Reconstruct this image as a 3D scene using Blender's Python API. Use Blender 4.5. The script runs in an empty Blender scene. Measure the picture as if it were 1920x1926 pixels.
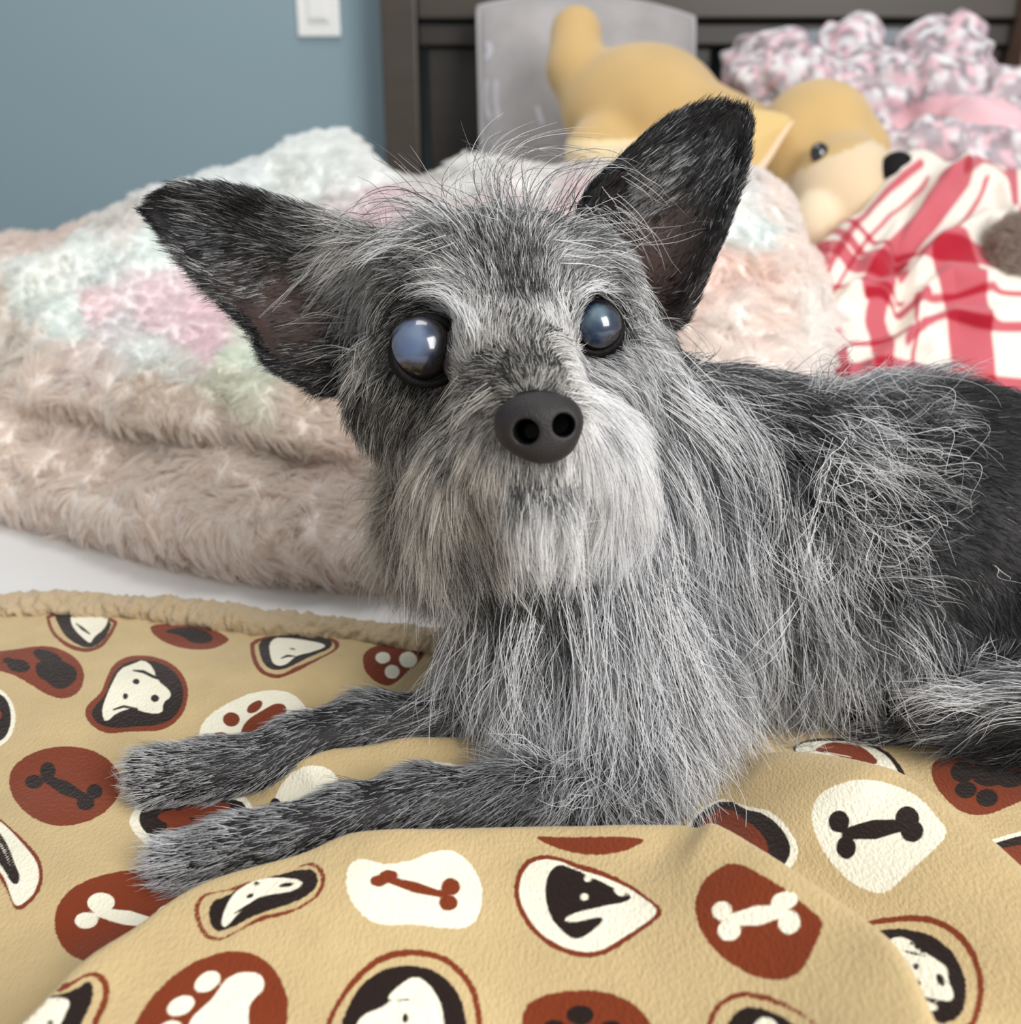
import bpy, math
import numpy as np
from mathutils import Vector, Matrix
from mathutils.bvhtree import BVHTree
from mathutils.kdtree import KDTree
rng = np.random.default_rng(7)
SC = bpy.context.scene
COL = SC.collection
# ---------------------------------------------------------------- camera
F = 1900.0; CX, CY = 960.0, 963.0
PITCH = math.radians(20.0); H = 0.25
cp, sp = math.cos(PITCH), math.sin(PITCH)
CAM = np.array([0, 0, H]); RIGHT = np.array([1., 0, 0]); FWD = np.array([0, cp, -sp]); UP = np.array([0, sp, cp])
cam = bpy.data.cameras.new('camera'); camo = bpy.data.objects.new('camera', cam); COL.objects.link(camo)
camo.location = CAM; camo.rotation_euler = (math.radians(90) - PITCH, 0, 0)
cam.sensor_fit = 'HORIZONTAL'; cam.sensor_width = 36; cam.lens = 36 * F / 1920
cam.clip_start = 0.01
cam.dof.use_dof = True; cam.dof.focus_distance = 0.395; cam.dof.aperture_fstop = 9.5
SC.camera = camo
# ---------------------------------------------------------------- world, lights, exposure
wd = bpy.data.worlds.new('world'); SC.world = wd; wd.use_nodes = True
bg = wd.node_tree.nodes['Background']; bg.inputs[0].default_value = (0.95, 0.975, 1.0, 1); bg.inputs[1].default_value = 0.5
def area(name, loc, target, sx, sy, power, color):
    l = bpy.data.lights.new(name, 'AREA'); l.shape = 'RECTANGLE'; l.size = sx; l.size_y = sy; l.energy = power; l.color = color
    o = bpy.data.objects.new(name, l); COL.objects.link(o); o.location = loc
    o.rotation_euler = (Vector(target) - Vector(loc)).to_track_quat('-Z', 'Y').to_euler(); return o
area('window_light', (1.05, -0.75, 1.05), (0, 0.5, 0.08), 0.9, 1.2, 42, (1.0, 0.985, 0.96))
area('ceiling_light', (-0.1, 1.0, 1.75), (0.1, 1.0, 0), 0.7, 0.7, 9, (1.0, 0.97, 0.93))
vs = SC.view_settings; vs.view_transform = 'Standard'; vs.look = 'None'; vs.exposure = 0.0; vs.gamma = 1.0; vs.use_curve_mapping = False
SC.display_settings.display_device = 'sRGB'
SC.cycles.max_bounces = 10; SC.cycles.diffuse_bounces = 7; SC.cycles.glossy_bounces = 3; SC.cycles.transmission_bounces = 4

# ---------------------------------------------------------------- helpers
def W(px, py, d):
    """world point seen at photo pixel (px,py) at axial depth d (arrays allowed)"""
    px = np.asarray(px, float); py = np.asarray(py, float); d = np.asarray(d, float)
    return CAM + d[..., None] * FWD + ((px - CX) / F * d)[..., None] * RIGHT - ((py - CY) / F * d)[..., None] * UP
def WZ(px, py, z=0.0):
    b = (np.asarray(py, float) - CY) / F; d = (H - z) / (sp + b * cp); return W(px, py, d)
def WY(px, py, Y):
    b = (np.asarray(py, float) - CY) / F; d = np.asarray(Y, float) / (cp - b * sp); return W(px, py, d)
def lin(r, g, b):
    c = np.array([r, g, b], float) / 255; return tuple(np.where(c <= .04045, c / 12.92, ((c + .055) / 1.055) ** 2.4))
def tag(o, label=None, cat=None, group=None, kind=None):
    if label: o['label'] = label
    if cat: o['category'] = cat
    if group: o['group'] = group
    if kind: o['kind'] = kind
    return o
def empty(name, loc=(0, 0, 0)):
    o = bpy.data.objects.new(name, None); COL.objects.link(o); o.location = loc; o.empty_display_size = .05; return o
def link(name, me, mat=None, parent=None, smooth=True):
    o = bpy.data.objects.new(name, me); COL.objects.link(o)
    if mat: me.materials.append(mat)
    if smooth and len(me.polygons): me.polygons.foreach_set('use_smooth', np.ones(len(me.polygons), bool))
    if parent:
        o.parent = parent; o.matrix_parent_inverse = Matrix.Translation(-Vector(parent.location))
    return o
def mesh(name, V, Fc):
    me = bpy.data.meshes.new(name); V = np.asarray(V, np.float32); Fc = np.asarray(Fc, np.int32)
    me.vertices.add(len(V)); me.vertices.foreach_set('co', V.ravel())
    k = Fc.shape[1]; me.loops.add(Fc.size); me.loops.foreach_set('vertex_index', Fc.ravel())
    me.polygons.add(len(Fc)); me.polygons.foreach_set('loop_start', np.arange(0, Fc.size, k, dtype=np.int32))
    me.update(calc_edges=True); me.validate(); return me
def col_attr(me, name, C):
    a = me.attributes.new(name, 'FLOAT_COLOR', 'POINT'); C = np.asarray(C, np.float32)
    if C.shape[1] == 3: C = np.c_[C, np.ones(len(C), np.float32)]
    a.data.foreach_set('color', C.astype(np.float32).ravel())
def grid_faces(nu, nv, wrap=False):
    i = np.arange(nu * nv).reshape(nu, nv)
    if wrap: i = np.r_[i, i[:1]]
    a, b, c, d = i[:-1, :-1], i[1:, :-1], i[1:, 1:], i[:-1, 1:]
    return np.stack([a, b, c, d], -1).reshape(-1, 4)
def crspline(P, n):
    """resample a polyline through control points P (k,dim) smoothly with n samples"""
    P = np.asarray(P, float); k = len(P); t = np.linspace(0, k - 1, n); i = np.clip(t.astype(int), 0, k - 2); f = (t - i)[:, None]
    Q = np.r_[[2 * P[0] - P[1]], P, [2 * P[-1] - P[-2]]]
    p0, p1, p2, p3 = Q[i], Q[i + 1], Q[i + 2], Q[i + 3]
    return .5 * (2 * p1 + (p2 - p0) * f + (2 * p0 - 5 * p1 + 4 * p2 - p3) * f ** 2 + (3 * p1 - p0 - 3 * p2 + p3) * f ** 3)
def vnoise(P, scale, seed=0):
    """smooth value noise on (n,3) points, -1..1"""
    q = P / scale + 37.1 * seed; i = np.floor(q).astype(np.int64); f = q - i; f = f * f * (3 - 2 * f); out = 0
    for dx in (0, 1):
        for dy in (0, 1):
            for dz in (0, 1):
                h = (i[..., 0] + dx) * 73856093 ^ (i[..., 1] + dy) * 19349663 ^ (i[..., 2] + dz) * 83492791 ^ (seed * 2654435761)
                h = (h ^ (h >> 13)) * 1274126177; h = (h ^ (h >> 16)) & 0xffff
                w = (f[..., 0] if dx else 1 - f[..., 0]) * (f[..., 1] if dy else 1 - f[..., 1]) * (f[..., 2] if dz else 1 - f[..., 2])
                out = out + w * (h / 32767.5 - 1)
    return out
# ---- node materials
def mat(name, color=(.5, .5, .5), rough=.7, spec=.3, **kw):
    m = bpy.data.materials.new(name); m.use_nodes = True; nt = m.node_tree; b = nt.nodes['Principled BSDF']
    b.inputs['Base Color'].default_value = (*color[:3], 1); b.inputs['Roughness'].default_value = rough; b.inputs['Specular IOR Level'].default_value = spec
    if 'coat' in kw: b.inputs['Coat Weight'].default_value = kw['coat']; b.inputs['Coat Roughness'].default_value = kw.get('coat_r', .03)
    if 'sheen' in kw: b.inputs['Sheen Weight'].default_value = kw['sheen']; b.inputs['Sheen Roughness'].default_value = .5
    if 'attr' in kw:
        a = nt.nodes.new('ShaderNodeAttribute'); a.attribute_name = kw['attr']; nt.links.new(a.outputs['Color'], b.inputs['Base Color'])
    if 'noise' in kw:   # (scale, second colour, low, high)
        s, c2, lo, hi = kw['noise']; tc = nt.nodes.new('ShaderNodeTexCoord'); n = nt.nodes.new('ShaderNodeTexNoise'); n.inputs['Scale'].default_value = s; n.inputs['Detail'].default_value = 4
        r = nt.nodes.new('ShaderNodeValToRGB'); r.color_ramp.elements[0].position = lo; r.color_ramp.elements[1].position = hi
        r.color_ramp.elements[0].color = (*color[:3], 1); r.color_ramp.elements[1].color = (*c2[:3], 1)
        nt.links.new(tc.outputs['Object'], n.inputs['Vector']); nt.links.new(n.outputs['Fac'], r.inputs['Fac']); nt.links.new(r.outputs['Color'], b.inputs['Base Color'])
    if 'bump' in kw:    # (scale, strength, distance)
        s, st, dist = kw['bump']; tc = nt.nodes.new('ShaderNodeTexCoord'); n = nt.nodes.new('ShaderNodeTexNoise'); n.inputs['Scale'].default_value = s; n.inputs['Detail'].default_value = 3
        bp = nt.nodes.new('ShaderNodeBump'); bp.inputs['Strength'].default_value = st; bp.inputs['Distance'].default_value = dist
        nt.links.new(tc.outputs['Object'], n.inputs['Vector']); nt.links.new(n.outputs['Fac'], bp.inputs['Height']); nt.links.new(bp.outputs['Normal'], b.inputs['Normal'])
    return m
def hair_mat(name, rough=.45, spec=.1, trans=.4):
    m = bpy.data.materials.new(name); m.use_nodes = True; nt = m.node_tree; L = nt.links.new; nt.nodes.remove(nt.nodes['Principled BSDF']); out = nt.nodes['Material Output']
    a = nt.nodes.new('ShaderNodeAttribute'); a.attribute_name = 'strand_color'; df = nt.nodes.new('ShaderNodeBsdfDiffuse'); tr = nt.nodes.new('ShaderNodeBsdfTranslucent'); gl = nt.nodes.new('ShaderNodeBsdfGlossy')
    L(a.outputs['Color'], df.inputs['Color']); L(a.outputs['Color'], tr.inputs['Color']); gl.inputs['Roughness'].default_value = rough
    m1 = nt.nodes.new('ShaderNodeMixShader'); m1.inputs[0].default_value = trans; L(df.outputs[0], m1.inputs[1]); L(tr.outputs[0], m1.inputs[2])
    m2 = nt.nodes.new('ShaderNodeMixShader'); m2.inputs[0].default_value = spec; L(m1.outputs[0], m2.inputs[1]); L(gl.outputs[0], m2.inputs[2]); L(m2.outputs[0], out.inputs['Surface'])
    return m
# ---- signed distance modelling + surface nets
class SDF:
    def __init__(s, lo, hi, h):
        s.lo = np.array(lo, float); s.h = h; s.n = np.ceil((np.array(hi) - s.lo) / h).astype(int) + 1; s.g = np.full(s.n, .05, np.float32)
    def _box(s, lo, hi, m):
        a = np.clip(((lo - m - s.lo) / s.h).astype(int), 0, s.n - 1); b = np.clip(((hi + m - s.lo) / s.h).astype(int) + 2, 1, s.n)
        sl = tuple(slice(x, y) for x, y in zip(a, b))
        ax = [s.lo[i] + s.h * np.arange(a[i], b[i]) for i in range(3)]
        return sl, np.stack(np.meshgrid(*ax, indexing='ij'), -1)
    def _blend(s, sl, d, k, sub):
        g = s.g[sl]
        if sub:
            d = -d; hh = np.maximum(k - np.abs(g - d), 0) / k if k else 0; s.g[sl] = np.maximum(g, d) + (hh * hh * k / 4 if k else 0)
        else:
            hh = np.maximum(k - np.abs(g - d), 0) / k if k else 0; s.g[sl] = np.minimum(g, d) - (hh * hh * k / 4 if k else 0)
    def cap(s, a, b, ra, rb, k=.01, sub=False):
        a = np.asarray(a, float); b = np.asarray(b, float); r = max(ra, rb)
        sl, P = s._box(np.minimum(a, b) - r, np.maximum(a, b) + r, k + s.h * 3); ab = b - a
        t = np.clip(((P - a) @ ab) / max(ab @ ab, 1e-9), 0, 1); d = np.linalg.norm(P - a - t[..., None] * ab, axis=-1) - (ra + (rb - ra) * t)
        s._blend(sl, d.astype(np.float32), k, sub)
    def ell(s, c, r, k=.01, sub=False, axes=None):
        c = np.asarray(c, float); r = np.asarray(r, float); A = np.array([RIGHT, UP, FWD]) if axes is None else np.asarray(axes)
        m = np.full(3, r.max()); sl, P = s._box(c - m, c + m, k + s.h * 3); q = (P - c) @ A.T
        k0 = np.linalg.norm(q / r, axis=-1); k1 = np.linalg.norm(q / (r * r), axis=-1); d = k0 * (k0 - 1) / np.maximum(k1, 1e-6)
        s._blend(sl, d.astype(np.float32), k, sub)
    def floor(s, z, k=.004):
        zz = (s.lo[2] + s.h * np.arange(s.n[2]))[None, None, :]; d = (z - zz); g = s.g
        hh = np.maximum(k - np.abs(g - d), 0) / k; s.g = (np.maximum(g, d) + hh * hh * k / 4).astype(np.float32)
    def nets(s):
        g = s.g; ins = g < 0; n = g.shape; acc = np.zeros((n[0] - 1, n[1] - 1, n[2] - 1, 3), np.float32); cnt = np.zeros(acc.shape[:3], np.float32)
        cor = [(x, y, z) for x in (0, 1) for y in (0, 1) for z in (0, 1)]
        for a in cor:
            for ax in range(3):
                if a[ax]: continue
                b = list(a); b[ax] = 1
                ga = g[a[0]:n[0] - 1 + a[0], a[1]:n[1] - 1 + a[1], a[2]:n[2] - 1 + a[2]]; gb = g[b[0]:n[0] - 1 + b[0], b[1]:n[1] - 1 + b[1], b[2]:n[2] - 1 + b[2]]
                cr = (ga < 0) != (gb < 0); t = np.where(cr, ga / np.where(cr, ga - gb, 1), 0)
                for j in range(3): acc[..., j] += np.where(cr, a[j] + (t if j == ax else 0), 0)
                cnt += cr
        act = cnt > 0; idx = np.full(act.shape, -1, np.int64); idx[act] = np.arange(act.sum())
        V = (np.argwhere(act) + acc[act] / cnt[act][:, None]) * s.h + s.lo; Fs = []
        for ax in range(3):
            u, v = (ax + 1) % 3, (ax + 2) % 3
            A = ins; sl0 = [slice(None)] * 3; sl1 = [slice(None)] * 3; sl0[ax] = slice(0, -1); sl1[ax] = slice(1, None)
            a0 = ins[tuple(sl0)]; a1 = ins[tuple(sl1)]; E = np.argwhere(a0 != a1)
            E = E[(E[:, u] > 0) & (E[:, v] > 0) & (E[:, u] < n[u] - 1) & (E[:, v] < n[v] - 1)]
            du = np.zeros(3, int); du[u] = 1; dv = np.zeros(3, int); dv[v] = 1
            q = np.stack([idx[tuple((E - du - dv).T)], idx[tuple((E - dv).T)], idx[tuple(E.T)], idx[tuple((E - du).T)]], -1)
            fl = ~a0[tuple(E.T)]; q[fl] = q[fl][:, ::-1]; Fs.append(q)
        return V, np.concatenate(Fs)
def smooth_mesh(V, Q, it=2, lam=.5):
    e = np.concatenate([Q[:, [0, 1]], Q[:, [1, 2]], Q[:, [2, 3]], Q[:, [3, 0]]]); n = len(V)
    for _ in range(it):
        s = np.zeros_like(V); c = np.zeros(n)
        for j in range(3): s[:, j] = np.bincount(e[:, 0], V[e[:, 1], j], n) + np.bincount(e[:, 1], V[e[:, 0], j], n)
        c = np.bincount(e[:, 0], minlength=n) + np.bincount(e[:, 1], minlength=n); V = V + lam * (s / np.maximum(c, 1)[:, None] - V)
    return V
def bvh_of(V, Q): return BVHTree.FromPolygons([tuple(v) for v in V.tolist()], Q.tolist())
def vnormals(V, Q):
    fn = np.cross(V[Q[:, 2]] - V[Q[:, 0]], V[Q[:, 3]] - V[Q[:, 1]]); N = np.zeros_like(V)
    for k in range(4):
        for j in range(3): N[:, j] += np.bincount(Q[:, k], fn[:, j], len(V))
    return N / np.maximum(np.linalg.norm(N, axis=1), 1e-12)[:, None]
def unit(v): return v / np.maximum(np.linalg.norm(v, axis=-1, keepdims=True), 1e-9)
def scatter(V, Q, n, N=None):
    """n random points on a quad mesh with interpolated normals"""
    a = np.linalg.norm(np.cross(V[Q[:, 2]] - V[Q[:, 0]], V[Q[:, 3]] - V[Q[:, 1]]), axis=1); cs = np.cumsum(a); f = np.searchsorted(cs, rng.random(n) * cs[-1])
    f = np.minimum(f, len(Q) - 1); u, v = rng.random((2, n, 1)); q = Q[f]
    w = [(1 - u) * (1 - v), u * (1 - v), u * v, (1 - u) * v]; N = vnormals(V, Q) if N is None else N
    return sum(w[k] * V[q[:, k]] for k in range(4)), unit(sum(w[k] * N[q[:, k]] for k in range(4))), q, w
# ---- strands
def grow(root, nrm, flow, L, lift, curl, grav, segs=7, cfreq=1.0):
    n = len(root); flow = flow - nrm * np.sum(flow * nrm, 1, keepdims=True); flow = unit(flow)
    lift = lift[:, None]; d = unit(flow * (1 - lift) + nrm * lift); P = np.zeros((n, segs + 1, 3)); P[:, 0] = root
    side = unit(np.cross(nrm, flow)); ph = rng.random((n, 1)) * 6.28; fr = (.5 + rng.random((n, 1))) * cfreq; st = (L / segs)[:, None]
    bend = rng.normal(0, 1, (n, 1)); bend2 = rng.normal(0, 1, (n, 1))
    for k in range(segs):
        t = (k + 1) / segs
        dk = d * (1 - .55 * t) + flow * (.55 * t) * (1 - .3 * lift) + np.array([0, 0, -1.]) * (grav[:, None] * t)
        dk = dk + side * (curl[:, None] * (np.sin(ph + fr * t * 5.5) * .7 + bend * t * .9)) + nrm * (curl[:, None] * .45 * (np.cos(ph * 1.7 + fr * t * 5) + bend2 * t))
        P[:, k + 1] = P[:, k] + unit(dk) * st
    return P
def clumpify(P, n_c, amt, power=1.5, jit=.25):
    n = len(P); ci = rng.choice(n, min(n_c, n), replace=False); kd = KDTree(len(ci))
    for j, i in enumerate(ci): kd.insert(P[i, 0], j)
    kd.balance(); near = np.array([kd.find(p)[1] for p in P[:, 0].tolist()]); C = P[ci[near]]
    t = np.linspace(0, 1, P.shape[1])[None, :, None] ** power; w = t * amt[:, None, None]
    off = (P[:, :1] - C[:, :1]) * jit
    return P * (1 - w) + (C + off) * w, near
def curves(name, P, colr, rad, material, parent=None):
    n, k, _ = P.shape; h = bpy.data.hair_curves.new(name); h.add_curves([k] * n)
    h.attributes['position'].data.foreach_set('vector', P.astype(np.float32).ravel())
    t = np.linspace(0, 1, k)[None, :]; R = rad[:, None] * (1 - .8 * t ** 1.6)
    ra = h.attributes.get('radius') or h.attributes.new('radius', 'FLOAT', 'POINT'); ra.data.foreach_set('value', R.astype(np.float32).ravel())
    c = h.attributes.new('strand_color', 'FLOAT_COLOR', 'CURVE'); c.data.foreach_set('color', np.c_[colr, np.ones(n)].astype(np.float32).ravel())
    h.materials.append(material); o = bpy.data.objects.new(name, h); COL.objects.link(o)
    if parent: o.parent = parent; o.matrix_parent_inverse = Matrix.Translation(-Vector(parent.location))
    o['kind'] = 'stuff'; return o
# ---- printed motifs: per-vertex signed distance of each printed colour, thresholded in the material
def sd_poly(P, poly):
    a = poly; b = np.roll(poly, -1, 0); e = b - a; d2 = np.full(len(P), 1e9); ins = np.zeros(len(P), bool)
    for i in range(len(a)):
        w = P - a[i]; t = np.clip((w @ e[i]) / max(e[i] @ e[i], 1e-18), 0, 1); d2 = np.minimum(d2, ((w - t[:, None] * e[i]) ** 2).sum(1))
        c = (a[i, 1] <= P[:, 1]) != (b[i, 1] <= P[:, 1])
        ins ^= c & (P[:, 0] < a[i, 0] + (P[:, 1] - a[i, 1]) * e[i, 0] / (e[i, 1] if e[i, 1] else 1e-18))
    return np.where(ins, -1, 1) * np.sqrt(d2)
def roundpoly(pts, n=3):
    P = np.asarray(pts, float)
    for _ in range(n - 1): Q = np.roll(P, -1, 0); P = np.stack([P * .75 + Q * .25, P * .25 + Q * .75], 1).reshape(-1, 2)
    return P
def ellp(x, y, a, b, rot=0, n=18):
    t = np.arange(n) / n * 2 * math.pi; c, s = math.cos(math.radians(rot)), math.sin(math.radians(rot)); u, v = a * np.cos(t), b * np.sin(t)
    return np.stack([x + u * c - v * s, y + u * s + v * c], 1)
def linep(pts, w):
    P = np.asarray(pts, float); d = unit(np.gradient(P, axis=0)); nn = np.stack([-d[:, 1], d[:, 0]], 1) * w / 2
    m = np.ones((len(P), 1)); m[0] = m[-1] = .5
    return np.r_[P + nn * m, (P - nn * m)[::-1]]
def scaled(poly, f):
    """inset outline towards inside by f px"""
    P = np.asarray(poly, float); c = P.mean(0); d = P - c; r = np.linalg.norm(d, axis=1, keepdims=True); return c + d * (1 - f / np.maximum(r, f * 1.5))
class Printer:
    def __init__(s, uv, names):
        s.uv = uv; s.f = {k: np.full(len(uv), .05 if k != 'base' else -.05) for k in names}
    def paint(s, poly, k, m=.004, mask=None):
        lo, hi = poly.min(0) - m, poly.max(0) + m; ok = ((s.uv >= lo) & (s.uv <= hi)).all(1)
        if mask is not None: ok &= mask
        sel = np.where(ok)[0]
        if not len(sel): return
        d = sd_poly(s.uv[sel], poly)
        for n in s.f:
            s.f[n][sel] = np.minimum(s.f[n][sel], d) if n == k else np.maximum(s.f[n][sel], -d)
def print_material(name, base, layers, edge, rough=.85, bump=(900, .5, .0006), fuzz=.0005, ribs=None, var=.12):
    """layers: list of (attribute name, colour); crisp edges from signed distances"""
    m = bpy.data.materials.new(name); m.use_nodes = True; nt = m.node_tree; L = nt.links.new; b = nt.nodes['Principled BSDF']
    b.inputs['Roughness'].default_value = rough; b.inputs['Specular IOR Level'].default_value = .15; b.inputs['Sheen Weight'].default_value = .25; b.inputs['Sheen Roughness'].default_value = .4
    tc = nt.nodes.new('ShaderNodeTexCoord'); nz = nt.nodes.new('ShaderNodeTexNoise'); nz.inputs['Scale'].default_value = 700; nz.inputs['Detail'].default_value = 2; L(tc.outputs['Object'], nz.inputs['Vector'])
    def math_(op, a, bb=None, c=None):
        x = nt.nodes.new('ShaderNodeMath'); x.operation = op
        for i, v in enumerate((a, bb, c)):
            if v is None: continue
            if isinstance(v, (int, float)): x.inputs[i].default_value = v
            else: L(v, x.inputs[i])
        return x.outputs[0]
    off = math_('MULTIPLY', math_('SUBTRACT', nz.outputs['Fac'], .5), fuzz * 2)
    acc = None; tot = None
    for an, c in [('print_base', base)] + list(layers):      # normalised weights of every printed colour
        at = nt.nodes.new('ShaderNodeAttribute'); at.attribute_name = an
        mr = nt.nodes.new('ShaderNodeMapRange'); mr.interpolation_type = 'SMOOTHSTEP'
        L(math_('SUBTRACT' if an == 'print_base' else 'ADD', at.outputs['Fac'], off), mr.inputs['Value'])
        mr.inputs['From Min'].default_value = edge; mr.inputs['From Max'].default_value = -edge
        sc = nt.nodes.new('ShaderNodeVectorMath'); sc.operation = 'SCALE'; sc.inputs[0].default_value = c; L(mr.outputs['Result'], sc.inputs['Scale'])
        if acc is None: acc, tot = sc.outputs[0], mr.outputs['Result']
        else:
            ad = nt.nodes.new('ShaderNodeVectorMath'); ad.operation = 'ADD'; L(acc, ad.inputs[0]); L(sc.outputs[0], ad.inputs[1]); acc = ad.outputs[0]; tot = math_('ADD', tot, mr.outputs['Result'])
    dv = nt.nodes.new('ShaderNodeVectorMath'); dv.operation = 'SCALE'; L(acc, dv.inputs[0]); L(math_('DIVIDE', 1.0, math_('MAXIMUM', tot, .05)), dv.inputs['Scale']); prev = dv.outputs[0]
    n2 = nt.nodes.new('ShaderNodeTexNoise'); n2.inputs['Scale'].default_value = 45; n2.inputs['Detail'].default_value = 4; L(tc.outputs['Object'], n2.inputs['Vector'])
    hs = nt.nodes.new('ShaderNodeHueSaturation'); L(prev, hs.inputs['Color']); L(math_('ADD', math_('MULTIPLY', math_('SUBTRACT', n2.outputs['Fac'], .5), var * 2), 1), hs.inputs['Value'])
    L(hs.outputs['Color'], b.inputs['Base Color'])
    n3 = nt.nodes.new('ShaderNodeTexNoise'); n3.inputs['Scale'].default_value = bump[0]; n3.inputs['Detail'].default_value = 3
    mp = nt.nodes.new('ShaderNodeMapping'); mp.inputs['Scale'].default_value = ribs or (1, 1, 1); L(tc.outputs['Object'], mp.inputs['Vector']); L(mp.outputs['Vector'], n3.inputs['Vector'])
    bp = nt.nodes.new('ShaderNodeBump'); bp.inputs['Strength'].default_value = bump[1]; bp.inputs['Distance'].default_value = bump[2]; L(n3.outputs['Fac'], bp.inputs['Height']); L(bp.outputs['Normal'], b.inputs['Normal'])
    return m
def fattr(me, name, v):
    a = me.attributes.new(name, 'FLOAT', 'POINT'); a.data.foreach_set('value', np.asarray(v, np.float32))
def box(name, lo, hi, m, parent=None, bev=.004):
    import bmesh
    bm = bmesh.new(); bmesh.ops.create_cube(bm, size=1); lo = Vector(lo); hi = Vector(hi)
    for v in bm.verts: v.co = Vector((lo[i] + (v.co[i] + .5) * (hi[i] - lo[i]) for i in range(3)))
    if bev: bmesh.ops.bevel(bm, geom=bm.edges[:], offset=bev, segments=2, affect='EDGES', profile=.6)
    me = bpy.data.meshes.new(name); bm.to_mesh(me); bm.free(); return link(name, me, m, parent, smooth=False)
def sphere(name, c, r, m, parent=None, axes=None, seg=48):
    th = np.linspace(0, math.pi, seg // 2 + 1); ph = np.arange(seg) / seg * 2 * math.pi
    A = np.array([RIGHT, UP, FWD]) if axes is None else np.asarray(axes); r = np.broadcast_to(np.asarray(r, float), 3)
    T, Ph = np.meshgrid(th, ph, indexing='ij'); q = np.stack([np.sin(T) * np.cos(Ph), np.sin(T) * np.sin(Ph), -np.cos(T)], -1).reshape(-1, 3)
    V = c + (q * r) @ A; i = np.arange(len(q)).reshape(T.shape); i = np.c_[i, i[:, :1]]
    Fc = np.stack([i[:-1, :-1], i[:-1, 1:], i[1:, 1:], i[1:, :-1]], -1).reshape(-1, 4)
    me = mesh(name, V, Fc); return link(name, me, m, parent), q

# ================================================================ the setting
YW = 1.80   # wall plane
m_wall = mat('blue_wall_paint', lin(138, 160, 170), .6, .3, bump=(60, .08, .002))
box('wall_back', (-2.2, YW, -.6), (2.2, YW + .1, 1.9), m_wall, bev=0)['kind'] = 'structure'
box('floor', (-2.2, -1.4, -.62), (2.2, YW, -.6), mat('floor_carpet', lin(150, 140, 128), .9, bump=(200, .3, .004)), bev=0)['kind'] = 'structure'
# light switch
sw = empty('light_switch', tuple(WY(600, 20, YW))); tag(sw, 'white rocker light switch on the blue wall left of the headboard', 'switch')
m_sw = mat('switch_plastic', lin(238, 238, 236), .35, .5)
p0 = WY(562, 70, YW); p1 = WY(642, 70, YW); cxs = (p0[0] + p1[0]) / 2 + .0; wz = p0[2]; hw = (p1[0] - p0[0]) / 2
box('plate', (cxs - hw, YW - .007, wz), (cxs + hw, YW, wz + hw * 3.2), m_sw, sw, .003)
box('rocker_frame', (cxs - hw * .52, YW - .010, wz + hw * .62), (cxs + hw * .52, YW - .006, wz + hw * 2.58), m_sw, sw, .0015)
box('rocker', (cxs - hw * .42, YW - .013, wz + hw * .74), (cxs + hw * .42, YW - .009, wz + hw * 2.46), m_sw, sw, .002)
# headboard
hb = empty('headboard', (.7, 1.74, 0)); tag(hb, 'dark brown wooden headboard with recessed panels behind the pillows', 'headboard')
def wood(name, c1, c2):
    m = mat(name, c1, .42, .4); nt = m.node_tree; b = nt.nodes['Principled BSDF']; tc = nt.nodes.new('ShaderNodeTexCoord'); mp = nt.nodes.new('ShaderNodeMapping'); mp.inputs['Scale'].default_value = (3, 3, 40)
    n = nt.nodes.new('ShaderNodeTexNoise'); n.inputs['Scale'].default_value = 2; n.inputs['Detail'].default_value = 5; r = nt.nodes.new('ShaderNodeValToRGB'); r.color_ramp.elements[0].color = (*c1, 1); r.color_ramp.elements[1].color = (*c2, 1)
    nt.links.new(tc.outputs['Object'], mp.inputs['Vector']); nt.links.new(mp.outputs['Vector'], n.inputs['Vector']); nt.links.new(n.outputs['Fac'], r.inputs['Fac']); nt.links.new(r.outputs['Color'], b.inputs['Base Color']); return m
m_wood = wood('dark_wood', lin(58, 51, 44), lin(74, 66, 57)); m_wood2 = wood('panel_wood', lin(40, 36, 32), lin(54, 48, 42))
YH = 1.70
xl = WY(715, 0, YH)[0]; xr = WY(783, 0, YH)[0]; zg = WY(1000, 43, YH)[2]; xe = WY(1912, 60, YH)[0]
box('post', (xl, YH - .01, -.55), (xr, YH + .07, 1.1), m_wood, hb)
box('post', (xe, YH - .03, -.55), (xe + .09, YH + .07, 1.1), wood('post_wood_light', lin(110, 88, 76), lin(130, 104, 90)), hb)
box('top_rail', (xr, YH + .004, zg + .006), (xe, YH + .06, .78), m_wood, hb)
zr = WY(1400, 84, YH)[2]
box('rail_moulding', (xr, YH + .014, zr), (xe, YH + .06, zg), m_wood2, hb, .003)
for a, b_ in ((0, .5), (.503, 1)):
    box('panel', (xr + (xe - xr) * a + .012, YH + .03, -.1), (xr + (xe - xr) * b_ - .002, YH + .055, zr - .002), m_wood2, hb, .003)
box('bottom_rail', (xr, YH + .01, -.3), (xe, YH + .06, -.1), m_wood, hb)
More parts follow.
